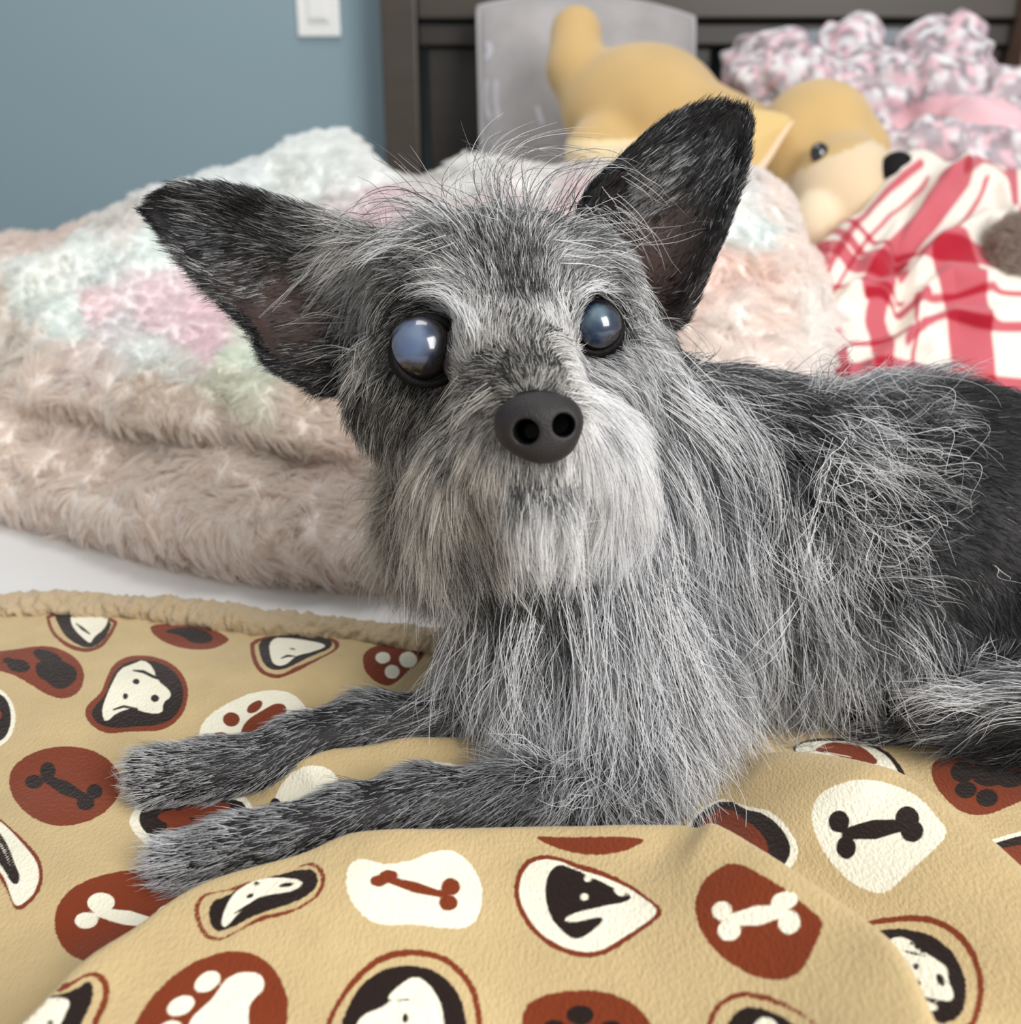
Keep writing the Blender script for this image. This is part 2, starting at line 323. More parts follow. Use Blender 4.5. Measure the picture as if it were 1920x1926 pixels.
# mattress with white cover
MX0, MX1 = -.62, 1.55
mt = empty('mattress', (.4, .6, -.28)); tag(mt, 'white quilted mattress cover on the bed, bare strip in front of the pink plush', 'mattress')
m_sheet = mat('white_sheet', lin(226, 224, 222), .8, .2, bump=(420, .35, .0012))
box('cover', (MX0, -.4, -.28), (MX1, YH - .035, -.001), m_sheet, mt, .03)
bfr = empty('bed_frame', (.4, .6, -.58)); tag(bfr, 'low dark bed frame hidden under the mattress', 'bed frame')
box('side_rail', (MX0 - .02, -.4, -.45), (MX0 + .02, YH - .03, -.285), m_wood, bfr); box('side_rail', (MX1 - .02, -.4, -.45), (MX1 + .02, YH - .03, -.285), m_wood, bfr)
box('slat_base', (MX0 + .02, -.4, -.32), (MX1 - .02, YH - .03, -.285), m_wood2, bfr)
for x in (MX0, MX1 - .05):
    for y in (-.38, YH - .1): box('leg', (x, y, -.598), (x + .05, y + .05, -.45), m_wood, bfr)

# ================================================================ fleece blanket (dog print)
def AB(L, o):   # zoomed tracing frames -> photo pixels
    P = np.asarray(L, float) / 2; P[:, 0] += o; P[:, 1] += 1130; return P
RIDGES = []
def ridge(pix, A, wf, wb, taper=(1, 1), dx=0):
    pix = np.asarray(pix, float); n = len(pix); a = A * np.interp(np.linspace(0, 1, n), np.linspace(0, 1, len(taper)), taper)
    q = crspline(np.c_[pix, a], n * 4); pix, a = q[:, :2], q[:, 2]
    P = WZ(pix[:, 0], pix[:, 1], a)[:, :2]; RIDGES.append((P, a, wf, wb))
ridge([(-160, 2130), (40, 1945), (165, 1820), (260, 1757), (350, 1690), (430, 1655), (560, 1620), (645, 1588), (750, 1576), (960, 1566), (1130, 1564), (1260, 1562), (1310, 1570), (1385, 1610), (1460, 1660), (1555, 1730), (1625, 1790), (1670, 1840), (1720, 1930), (1790, 2080)], .036, .050, .0085, (.55, .6, .6, .6, .62, .66, .7, .74, .78, .8, .84, .88, .92, .97, 1, 1, 1, 1, 1, 1))
ridge([(1300, 1462), (1360, 1447), (1420, 1434), (1480, 1426), (1560, 1432), (1640, 1448), (1700, 1468), (1780, 1525), (1860, 1595), (1920, 1650), (2000, 1720), (2120, 1850)], .030, .042, .009, (0, .12, .3, .55, .8, 1, 1, 1, 1, 1, 1, 1))
ridge([(500, 1520), (530, 1470), (570, 1435), (690, 1418), (760, 1402), (880, 1398), (960, 1400)], .010, .022, .008, (.0, .5, 1, 1, 1, 1, 0))
ridge([(-120, 1300), (60, 1290), (300, 1330), (420, 1400)], .003, .05, .05)
ridge([(20, 1500), (140, 1640), (150, 1780)], .004, .03, .03, (0, 1, 0))
ridge([(980, 1750), (1080, 1850), (1120, 1980)], .004, .03, .03, (0, 1, 1))
ridge([(560, 1760), (640, 1800), (640, 2000)], .004, .035, .035, (0, 1, 1))
ridge([(250, 1240), (420, 1270), (640, 1250), (800, 1290)], .004, .025, .025, (0, 1, 1, 0))
ridge([(1440, 1560), (1620, 1700), (1740, 1850), (1800, 2000)], .005, .02, .02, (0, 1, 1, 1))
SIDE = {}
def bheight_raw(XY, skip=None):
    h = np.full(len(XY), .003); near = np.full(len(XY), 1e9)
    for P, a, wf, wb in RIDGES:
        best = np.full(len(XY), 1e9); sg = np.zeros(len(XY)); am = np.zeros(len(XY))
        for i in range(len(P) - 1):
            e = P[i + 1] - P[i]; w = XY - P[i]; t = np.clip((w @ e) / (e @ e), 0, 1); r = w - t[:, None] * e; d = np.hypot(r[:, 0], r[:, 1]); u = d < best
            best = np.where(u, d, best); sg = np.where(u, e[0] * w[:, 1] - e[1] * w[:, 0], sg); am = np.where(u, a[i] + (a[i + 1] - a[i]) * t, am)
        wd_ = np.where(sg > 0, wb, wf); q = best / wd_
        prof = np.exp(-q ** 2) if wf == wb else np.where(sg > 0, np.exp(-q ** 2), 1 / (1 + (q * .85) ** 2) * np.exp(-(q * .35) ** 2))
        if a is RIDGES[0][1]: SIDE[0] = (sg, best)
        if a is RIDGES[1][1]: SIDE[1] = (sg, best)
        if skip is not None and a is RIDGES[skip][1]: continue
        h = h + am * prof
        if wf != wb: near = np.minimum(near, np.where(am > .004, best, 1))
    return h, near
GS = .0015; gx = np.arange(-.40, .50, GS); gy = np.arange(.10, .60, GS)
def blur(A, r):
    for _ in range(2):
        for ax in (0, 1):
            p = np.pad(A, [(r + 1, r) if k == ax else (0, 0) for k in (0, 1)], 'edge'); c = np.cumsum(p, ax)
            A = (np.take(c, np.arange(2 * r + 1, c.shape[ax]), ax) - np.take(c, np.arange(0, c.shape[ax] - 2 * r - 1), ax)) / (2 * r + 1)
    return A
_XY = np.stack(np.meshgrid(gx, gy, indexing='ij'), -1).reshape(-1, 2); _h, _n = bheight_raw(_XY); _h = _h.reshape(len(gx), len(gy)); _n = _n.reshape(_h.shape)
_w = blur(np.clip((_n - .012) / .012, 0, 1), 3); HG = blur(_h, 1) * (1 - _w) + blur(_h, 8) * _w
HGS = {None: HG}
for _k in (0, 1): HGS[_k] = blur(bheight_raw(_XY, _k)[0].reshape(_h.shape), 2)
def bheight(XY, skip=None):
    HG = HGS[skip]
    fx = np.clip((XY[:, 0] - gx[0]) / GS, 0, len(gx) - 1.001); fy = np.clip((XY[:, 1] - gy[0]) / GS, 0, len(gy) - 1.001); i, j = fx.astype(int), fy.astype(int); a, c = fx - i, fy - j
    h = HG[i, j] * (1 - a) * (1 - c) + HG[i + 1, j] * a * (1 - c) + HG[i, j + 1] * (1 - a) * c + HG[i + 1, j + 1] * a * c; z3 = np.c_[XY, np.zeros(len(XY))]
    return h + .0012 * vnoise(z3, .06, 3) + .0004 * vnoise(z3, .02, 4)
HEM = np.array([(-400, 1185), (-100, 1162), (0, 1157), (130, 1155), (300, 1160), (440, 1180), (560, 1192), (700, 1207), (850, 1228), (1100, 1260), (1500, 1300), (2000, 1330), (2400, 1350)], float)
HW = WZ(HEM[:, 0], HEM[:, 1])[:, :2]
bX = np.arange(-.36, .46, .001); yedge = np.interp(bX, HW[:, 0], HW[:, 1]); nv = 400
tt = np.linspace(0, 1, nv)[None, :]; BX = np.repeat(bX[:, None], nv, 1); BY = .13 + (yedge[:, None] - .13) * tt
BXY = np.stack([BX, BY], -1).reshape(-1, 2); BZ = bheight(BXY)
BV = np.c_[BXY, BZ]
def unproj(px, py, skip=None):
    """first hit of photo pixels on the blanket surface -> xy"""
    px = np.asarray(px, float); py = np.asarray(py, float); P0 = WZ(px, py, .052); P1 = WZ(px, py, -.002); n = 200; out = P1[:, :2].copy(); done = np.zeros(len(px), bool)
    for k in range(n):
        P = P0 + (P1 - P0) * (k / (n - 1)); hit = (P[:, 2] <= bheight(P[:, :2], skip)) & ~done; out[hit] = P[hit, :2]; done |= hit
    return out
pr = Printer(BXY, ['base', 'rust', 'cream', 'black'])
JOBS = []; SD = [None]   # SD: which side of which fold the next motifs are printed on
def pt(L, k, o, rnd=3, raw=False):
    P = AB(L, o) if not raw else np.asarray(L, float)
    JOBS.append((roundpoly(P, rnd) if rnd else P, k, SD[0]))
def blob(o, outer, steps):      # an outline and inset rings
    P = roundpoly(AB(outer, o), 3); JOBS.append((P, steps[0], SD[0]))
    for f, k in steps[1:]: JOBS.append((scaled(P, f), k, SD[0]))
def E_(o, k, *es):
    for e in es: JOBS.append((AB(ellp(*e), o), k, SD[0]))
def Ln(o, k, w, *ls):
    for l in ls: JOBS.append((AB(linep(l, w), o), k, SD[0]))
def bone(o, k, a, b_, w, *lobes):
    Ln(o, k, w, [a, ((a[0] + b_[0]) / 2, (a[1] + b_[1]) / 2), b_]); Ln(o, k, w * .98, [a, b_]); E_(o, k, *lobes)
A_, B_ = 0, 960
blob(A_, [(170, 40), (178, 90), (200, 135), (260, 182), (330, 198), (390, 175), (430, 115), (450, 60)], ['rust', (8, 'base')])
pt([(200, 40), (220, 95), (250, 140), (300, 172), (350, 180), (400, 140), (430, 60)], 'black', A_); pt([(262, 45), (270, 95), (300, 130), (340, 165), (350, 140), (400, 100), (410, 50)], 'cream', A_); Ln(A_, 'black', 12, [(285, 85), (310, 105), (340, 128)])
pt([(555, 100), (600, 150), (680, 180), (780, 188), (845, 165), (870, 140), (760, 90), (600, 85)], 'rust', A_); pt([(600, 115), (680, 130), (730, 165), (800, 158), (800, 125), (720, 95)], 'black', A_)
blob(A_, [(940, 130), (942, 215), (975, 275), (1040, 298), (1110, 272), (1200, 222), (1290, 175), (1250, 130)], ['rust', (9, 'base')]); pt([(968, 130), (980, 225), (1020, 265), (1085, 255), (1160, 212), (1260, 175), (1230, 130)], 'black', A_)
pt([(1010, 140), (1018, 230), (1050, 250), (1085, 235), (1115, 205), (1190, 190), (1240, 165), (1100, 140)], 'cream', A_); Ln(A_, 'black', 10, [(1055, 218), (1080, 208), (1110, 210)], [(1090, 180), (1110, 184)])
pt([(1370, 180), (1362, 250), (1400, 300), (1460, 328), (1520, 285), (1590, 220), (1600, 180), (1480, 160)], 'rust', A_); E_(A_, 'cream', (1440, 215, 28, 22), (1475, 268, 28, 26), (1535, 222, 34, 30)); Ln(A_, 'cream', 6, [(1480, 330), (1560, 240)])
pt([(-60, 195), (60, 185), (150, 168), (225, 178), (295, 220), (322, 280), (302, 345), (240, 374), (165, 350), (100, 305), (30, 270), (-60, 255)], 'rust', A_)
E_(A_, 'black', (70, 245, 44, 25, 10), (180, 212, 58, 24, 20), (30, 225, 20, 12)); pt([(128, 235), (200, 215), (262, 235), (296, 272), (275, 318), (215, 338), (170, 300), (140, 285)], 'black', A_)
pt([(500, 203), (600, 212), (672, 252), (710, 320), (703, 400), (662, 462), (600, 492), (500, 492), (400, 502), (343, 472), (317, 430), (328, 390), (380, 350), (400, 290), (430, 232)], 'rust', A_)
pt([(510, 220), (592, 228), (655, 262), (690, 320), (688, 392), (652, 444), (600, 470), (500, 475), (415, 482), (365, 462), (343, 430), (352, 400), (395, 360), (415, 300), (445, 248)], 'black', A_)
pt([(500, 238), (540, 222), (575, 250), (592, 300), (636, 335), (645, 362), (612, 385), (612, 425), (560, 425), (500, 405), (440, 420), (398, 462), (383, 425), (390, 385), (420, 315), (450, 258)], 'cream', A_, 2)
Ln(A_, 'black', 12, [(498, 262), (540, 268), (575, 285), (608, 298)], [(425, 412), (465, 398), (520, 408)]); E_(A_, 'black', (512, 305, 13, 11), (472, 360, 10, 12), (583, 368, 16, 14))
pt([(748, 500), (765, 450), (830, 400), (920, 355), (1010, 335), (1090, 343), (1142, 385), (1160, 430), (1050, 500), (950, 545), (800, 550), (752, 530)], 'cream', A_)
E_(A_, 'rust', (958, 400, 34, 18, -35), (870, 447, 32, 27), (830, 515, 34, 20)); pt([(900, 505), (925, 450), (985, 415), (1040, 383), (1080, 395), (1075, 440), (1035, 475), (1000, 510), (920, 535)], 'rust', A_)
pt([(130, 568), (220, 546), (320, 553), (402, 588), (452, 650), (462, 700), (432, 762), (370, 817), (280, 847), (200, 850), (118, 817), (58, 760), (33, 700), (38, 640), (78, 598)], 'rust', A_)
bone(A_, 'black', (160, 662), (330, 748), 54, (128, 682, 34, 26), (180, 640, 30, 32), (322, 762, 34, 28), (356, 718, 30, 28))
pt([(-60, 320), (10, 333), (52, 390), (62, 450), (42, 512), (10, 547), (-60, 560)], 'cream', A_); E_(A_, 'black', (-10, 440, 52, 90)); E_(A_, 'rust', (-5, 430, 12, 18))
blob(A_, [(-60, 780), (10, 825), (100, 908), (152, 970), (167, 1040), (142, 1112), (92, 1158), (60, 1168), (40, 1130), (10, 1060), (-60, 960)], ['rust', (8, 'cream')])
pt([(-60, 830), (0, 870), (35, 930), (60, 1000), (78, 1040), (65, 1072), (40, 1060), (0, 990), (-60, 920)], 'black', A_); Ln(A_, 'cream', 8, [(-20, 880), (15, 940), (40, 1000)], [(5, 1000), (30, 1035)])
pt([(540, 752), (700, 746), (920, 728), (950, 775), (945, 805), (700, 855), (640, 905), (580, 945), (520, 892), (483, 840), (498, 795)], 'cream', A_)
pt([(560, 763), (900, 740), (935, 790), (900, 810), (650, 885), (590, 912), (530, 855), (520, 812), (540, 780)], 'black', A_); pt([(600, 800), (650, 785), (720, 770), (862, 752), (868, 805), (720, 845), (640, 870), (600, 880), (640, 845), (590, 820)], 'rust', A_, 2)
E_(A_, 'black', (672, 785, 14, 5), (780, 762, 10, 4), (722, 822, 10, 8))
pt([(1025, 785), (1048, 700), (1100, 645), (1160, 618), (1235, 628), (1280, 680), (1275, 715), (1180, 750), (1100, 770)], 'cream', A_); E_(A_, 'black', (1035, 762, 20, 18)); pt([(1500, 650), (1560, 615), (1680, 607), (1780, 640), (1700, 665)], 'cream', A_)
SD[0] = (0, 'back')
pt([(310, 1050), (420, 1018), (540, 1008), (640, 1040), (710, 1100), (720, 1180), (660, 1280), (540, 1370), (410, 1400), (330, 1380), (250, 1332), (210, 1262), (203, 1180), (240, 1100)], 'rust', A_, 2)
bone(A_, 'cream', (355, 1165), (610, 1240), 62, (380, 1135, 52, 40), (325, 1205, 44, 34), (640, 1195, 50, 38), (600, 1280, 44, 36))
SD[0] = (0, 'front')
SD[0] = (0, 'front')
blob(A_, [(1090, 1030), (1135, 992), (1180, 983), (1217, 1010), (1228, 1050), (1205, 1112), (1150, 1152), (1060, 1187), (960, 1212), (880, 1257), (810, 1288), (760, 1262), (728, 1190), (735, 1130), (772, 1100), (840, 1092), (960, 1050)], ['rust', (9, 'base')])
pt([(850, 1115), (930, 1062), (1040, 1035), (1130, 1008), (1190, 1015), (1198, 1070), (1150, 1118), (1060, 1152), (960, 1182), (880, 1228), (820, 1250), (793, 1228), (783, 1170), (800, 1128)], 'black', A_)
pt([(845, 1160), (880, 1100), (950, 1052), (1040, 1040), (1145, 1052), (1120, 1090), (1020, 1105), (960, 1120), (900, 1172), (848, 1232), (830, 1218)], 'cream', A_, 2)
E_(A_, 'black', (965, 1066, 12, 8), (940, 1112, 16, 8, -20), (1078, 1070, 30, 8, -8)); Ln(A_, 'black', 9, [(880, 1178), (930, 1148), (985, 1132)])
pt([(1300, 1040), (1318, 985), (1370, 968), (1440, 995), (1530, 985), (1620, 948), (1680, 936), (1742, 958), (1792, 1020), (1818, 1090), (1808, 1172), (1772, 1228), (1700, 1238), (1560, 1216), (1430, 1224), (1368, 1192), (1306, 1112)], 'cream', A_)
bone(A_, 'rust', (1445, 1048), (1680, 1112), 42, (1462, 1035, 36, 20), (1425, 1055, 34, 22), (1695, 1078, 36, 34), (1686, 1138, 36, 30))
blob(A_, [(-80, 1430), (60, 1442), (180, 1460), (285, 1430), (340, 1392), (395, 1408), (418, 1460), (402, 1530), (365, 1600), (350, 1700), (-80, 1700)], ['rust', (13, 'base')])
pt([(-80, 1500), (60, 1488), (180, 1495), (280, 1468), (330, 1428), (355, 1450), (345, 1520), (300, 1600), (290, 1700), (-80, 1700)], 'black', A_); pt([(-20, 1600), (60, 1540), (150, 1500), (230, 1492), (268, 1508), (245, 1560), (220, 1610), (200, 1700), (-60, 1700)], 'cream', A_); Ln(A_, 'black', 12, [(60, 1570), (120, 1535), (220, 1510)]); E_(A_, 'black', (190, 1590, 12, 14), (90, 1610, 16, 10))
pt([(480, 1640), (560, 1500), (660, 1400), (760, 1343), (870, 1316), (962, 1328), (1032, 1380), (1082, 1480), (1084, 1560), (1060, 1720), (480, 1720)], 'rust', A_)
E_(A_, 'cream', (780, 1435, 54, 34, -32), (680, 1525, 56, 34, -25), (640, 1610, 46, 28, -15)); pt([(700, 1640), (715, 1570), (800, 1500), (850, 1420), (920, 1392), (988, 1408), (998, 1460), (962, 1492), (930, 1530), (945, 1720), (710, 1720)], 'cream', A_)
blob(A_, [(1215, 1700), (1222, 1590), (1280, 1480), (1360, 1380), (1450, 1323), (1560, 1308), (1680, 1333), (1772, 1420), (1812, 1520), (1818, 1700)], ['rust', (13, 'base')])
pt([(1260, 1700), (1290, 1560), (1350, 1450), (1440, 1385), (1540, 1368), (1645, 1393), (1715, 1460), (1750, 1540), (1762, 1700)], 'black', A_)
pt([(1320, 1640), (1360, 1560), (1420, 1540), (1470, 1510), (1455, 1490), (1500, 1450), (1560, 1412), (1612, 1440), (1652, 1500), (1668, 1560), (1675, 1700), (1320, 1700)], 'cream', A_, 2); Ln(A_, 'black', 10, [(1450, 1498), (1500, 1505), (1575, 1497)]); E_(A_, 'black', (1525, 1572, 12, 20))
blob(B_, [(120, 956), (180, 963), (240, 988), (350, 1018), (450, 1068), (520, 1118), (580, 1168), (540, 1212), (440, 1282), (350, 1337), (280, 1347), (180, 1322), (90, 1262), (28, 1170), (8, 1090), (28, 1010), (70, 968)], ['rust', (10, 'cream')])
pt([(180, 988), (230, 1008), (320, 1048), (400, 1088), (460, 1110), (440, 1132), (350, 1150), (260, 1170), (205, 1192), (225, 1214), (330, 1190), (355, 1200), (300, 1252), (240, 1280), (190, 1242), (148, 1190), (128, 1110), (138, 1030)], 'black', B_, 2)
E_(B_, 'cream', (290, 1048, 14, 12), (278, 1115, 15, 15), (410, 1098, 24, 12, 30)); Ln(B_, 'cream', 22, [(205, 1200), (260, 1188), (340, 1168)])
SD[0] = (0, 'front')
pt([(85, 885), (200, 892), (400, 888), (508, 894), (490, 918), (420, 947), (320, 960), (200, 942), (118, 908)], 'rust', B_, 2)
pt([(800, 992), (860, 990), (920, 1018), (1010, 1068), (1100, 1138), (1180, 1205), (1160, 1262), (1130, 1332), (1090, 1402), (1030, 1428), (960, 1428), (860, 1392), (760, 1312), (703, 1220), (690, 1140), (720, 1058)], 'rust', B_, 2)
bone(B_, 'cream', (815, 1205), (1040, 1165), 76, (795, 1168, 38, 36), (822, 1242, 44, 40), (1030, 1130, 50, 34, -10), (1048, 1212, 42, 44))
SD[0] = (0, 'back')
pt([(655, 860), (700, 800), (770, 768), (900, 763), (985, 788), (1045, 850), (1084, 920), (1074, 990), (1015, 1065), (940, 1090), (840, 1060), (740, 1000), (670, 930)], 'cream', B_, 2)
pt([(672, 855), (720, 803), (800, 773), (920, 778), (1005, 828), (1054, 910), (1048, 980), (992, 1050), (930, 1068), (850, 1040), (750, 980), (690, 915)], 'black', B_, 2); pt([(705, 865), (760, 808), (860, 798), (932, 850), (972, 920), (964, 985), (925, 1020), (850, 1010), (750, 940)], 'rust', B_, 2)
SD[0] = None
SD[0] = (1, 'front')
pt([(1230, 688), (1320, 670), (1430, 688), (1540, 738), (1602, 810), (1650, 872), (1600, 932), (1540, 982), (1480, 1042), (1420, 1098), (1370, 1103), (1278, 1062), (1208, 990), (1158, 910), (1126, 820), (1148, 738)], 'cream', B_)
bone(B_, 'black', (1245, 880), (1495, 845), 76, (1235, 832, 40, 42), (1262, 930, 38, 44), (1492, 820, 46, 46), (1510, 868, 44, 42))
SD[0] = (1, 'back')
pt([(1050, 562), (1100, 525), (1200, 515), (1320, 528), (1410, 560), (1460, 610), (1492, 668), (1440, 700), (1250, 680), (1100, 620)], 'black', B_, 2); pt([(1062, 556), (1120, 528), (1300, 530), (1395, 565), (1440, 612), (1462, 654), (1380, 660), (1220, 640), (1100, 600)], 'cream', B_, 2)
pt([(1135, 565), (1200, 530), (1300, 538), (1350, 570), (1390, 612), (1340, 622), (1240, 588), (1170, 572)], 'rust', B_, 2); Ln(B_, 'cream', 8, [(1180, 570), (1280, 590)], [(1260, 605), (1330, 610)])
pt([(1600, 600), (1640, 588), (1720, 575), (1990, 640), (1990, 720), (1862, 782), (1780, 810), (1700, 802), (1628, 742), (1583, 670), (1583, 620)], 'rust', B_); E_(B_, 'black', (1700, 645, 46, 40), (1800, 650, 70, 50), (1712, 712, 42, 32), (1792, 742, 42, 34), (1880, 670, 60, 34))
pt([(1765, 925), (1850, 885), (1990, 850), (1990, 1060), (1920, 1020), (1830, 958)], 'cream', B_, 2); pt([(1785, 932), (1860, 900), (1990, 868), (1990, 1050), (1900, 1006), (1830, 955)], 'black', B_, 2); pt([(1815, 942), (1860, 930), (1990, 905), (1990, 1030), (1890, 990)], 'rust', B_, 2)
SD[0] = (0, 'back')
blob(B_, [(1290, 1262), (1350, 1220), (1440, 1188), (1540, 1176), (1622, 1193), (1702, 1250), (1758, 1330), (1784, 1430), (1774, 1530), (1740, 1640), (1640, 1680), (1520, 1680), (1400, 1600), (1300, 1480), (1255, 1360)], ['rust', (13, 'base')])
pt([(1325, 1300), (1385, 1262), (1480, 1238), (1572, 1250), (1645, 1300), (1694, 1370), (1716, 1450), (1708, 1530), (1680, 1600), (1600, 1640), (1500, 1630), (1400, 1540), (1330, 1440), (1300, 1370)], 'black', B_, 2)
pt([(1385, 1370), (1400, 1320), (1450, 1278), (1500, 1285), (1535, 1325), (1600, 1358), (1645, 1388), (1642, 1440), (1668, 1500), (1650, 1534), (1580, 1544), (1530, 1522), (1480, 1540), (1430, 1480), (1390, 1420)], 'cream', B_, 2); pt([(1505, 1540), (1560, 1548), (1605, 1558), (1590, 1585), (1540, 1590)], 'cream', B_, 2)
Ln(B_, 'black', 14, [(1465, 1342), (1510, 1348), (1555, 1352)], [(1512, 1512), (1555, 1535), (1630, 1538)]); E_(B_, 'black', (1520, 1405, 12, 16), (1527, 1475, 12, 12), (1613, 1445, 16, 30, -15)); Ln(B_, 'black', 26, [(1500, 1300), (1550, 1335)])
SD[0] = (0, 'front')
pt([(45, 1640), (42, 1540), (100, 1493), (180, 1472), (300, 1463), (400, 1483), (482, 1530), (545, 1610), (545, 1720), (45, 1720)], 'rust', B_); E_(B_, 'black', (262, 1560, 52, 38), (165, 1610, 44, 32), (378, 1610, 44, 30))
blob(B_, [(722, 1640), (758, 1530), (820, 1483), (890, 1468), (980, 1488), (1080, 1538), (1175, 1610), (1190, 1720), (722, 1720)], ['rust', (11, 'base')]); pt([(790, 1640), (838, 1552), (900, 1523), (1000, 1552), (1085, 1605), (1090, 1720), (790, 1720)], 'black', B_); pt([(890, 1640), (935, 1565), (985, 1572), (1015, 1610), (1000, 1720), (890, 1720)], 'cream', B_)
E_(B_, 'cream', (1930, 1350, 32, 52))
bheight_raw(BXY); sides = {k: SIDE[k] for k in (0, 1)}
MASK = {(k, 'front'): (sides[k][0] <= 0) | (sides[k][1] > .05) for k in (0, 1)}; MASK.update({(k, 'back'): (sides[k][0] > 0) for k in (0, 1)})
def job_xy(js):
    if not js: return
    A = np.concatenate([p for p, _, _ in js]); sk = js[0][2]; skip = sk[0] if sk and sk[1] == 'back' else None; Wp = unproj(A[:, 0], A[:, 1], skip); o_ = 0
    for p, k, m in js: pr.paint(Wp[o_:o_ + len(p)], k, .003, MASK[m] if m else None); o_ += len(p)
run = []
for jb in JOBS:
    if run and run[-1][2] != jb[2]: job_xy(run); run = []
    run.append(jb)
job_xy(run)
# the print goes on beyond the picture: alternating bone discs laid out on the cloth itself
for a_, X0 in enumerate(np.arange(-.34, .46, .068)):
    for c_, Y0 in enumerate(np.arange(.15, .52, .062)):
        x0, y0 = X0 + .012 * math.sin(a_ * 3 + c_ * 5), Y0 + (.03 if a_ % 2 else 0); dd_ = y0 * cp + H * sp; px_, py_ = CX + F * x0 / dd_, CY - F * (y0 * sp - H * cp) / dd_
        if -190 < px_ < 2110 and py_ < 2110 or y0 > np.interp(x0, HW[:, 0], HW[:, 1]) - .03: continue
        k1, k2 = (('rust', 'cream'), ('cream', 'black'), ('cream', 'rust'), ('rust', 'black'))[(a_ + 2 * c_) % 4]; r_ = 25 * (a_ * 2 + c_)
        pr.paint(ellp(x0, y0, .024, .020, r_), k1); cr, sr = math.cos(math.radians(r_)), math.sin(math.radians(r_)); T_ = lambda u, v: (x0 + u * cr - v * sr, y0 + u * sr + v * cr)
        pr.paint(linep([T_(-.010, 0), T_(0, 0), T_(.010, 0)], .007), k2); [pr.paint(ellp(*T_(u, v), .0042, .0038, 0, 12), k2) for u, v in ((-.011, .0035), (-.011, -.0035), (.011, .0035), (.011, -.0035))]
m_fleece = print_material('printed_fleece', lin(197, 173, 128), [('print_rust', lin(122, 52, 24)), ('print_cream', lin(240, 234, 212)), ('print_black', lin(36, 24, 20))], .00035, fuzz=.0005, bump=(850, .6, .0011), ribs=(1, .6, 1), var=.16)
bl = empty('fleece_blanket', (0, .3, .003)); tag(bl, 'tan fleece blanket printed with bones, paws and dog heads under the small dog', 'blanket')
bme = mesh('blanket_cloth', BV, grid_faces(len(bX), nv))
for k in ('base', 'rust', 'cream', 'black'): fattr(bme, 'print_' + k, pr.f[k])
bcl = link('cloth', bme, m_fleece, bl)
# sherpa hem: lumpy rolled strip along the far edge
ns, nc = 1400, 28
xs = np.linspace(-.36, .459, ns); ys = np.interp(xs, HW[:, 0], HW[:, 1]); an = np.arange(nc) / nc * 2 * math.pi
dX = np.gradient(xs); dY = np.gradient(ys); tn = unit(np.stack([dX, dY], 1)); nn = np.stack([-tn[:, 1], tn[:, 0]], 1)
ww = .0105; hh = .0055
HV = np.zeros((ns, nc, 3)); HV[:, :, :2] = np.stack([xs, ys], 1)[:, None, :] + nn[:, None, :] * (ww * np.cos(an))[None, :, None]; HV[:, :, 2] = .0052 + hh * np.sin(an)[None, :]
HVr = HV.reshape(-1, 3); cen = np.repeat(np.c_[xs, ys, np.full(ns, .0052)], nc, 0); dd = unit(HVr - cen)
HVr = HVr + dd * (.0022 * vnoise(HVr, .0045, 5) + .0016 * vnoise(HVr, .0022, 6) + .002 * vnoise(HVr, .02, 7))[:, None]; HVr[:, 2] = np.maximum(HVr[:, 2], .0003)
i = np.arange(ns * nc).reshape(ns, nc); i = np.c_[i, i[:, :1]]; hf = np.stack([i[:-1, :-1], i[1:, :-1], i[1:, 1:], i[:-1, 1:]], -1).reshape(-1, 4)
link('sherpa_hem', mesh('sherpa_hem', HVr, hf), mat('sherpa_pile', lin(188, 166, 132), .95, .1, bump=(700, .9, .0012), sheen=.3), bl)['label'] = 'nubbly beige rolled hem'
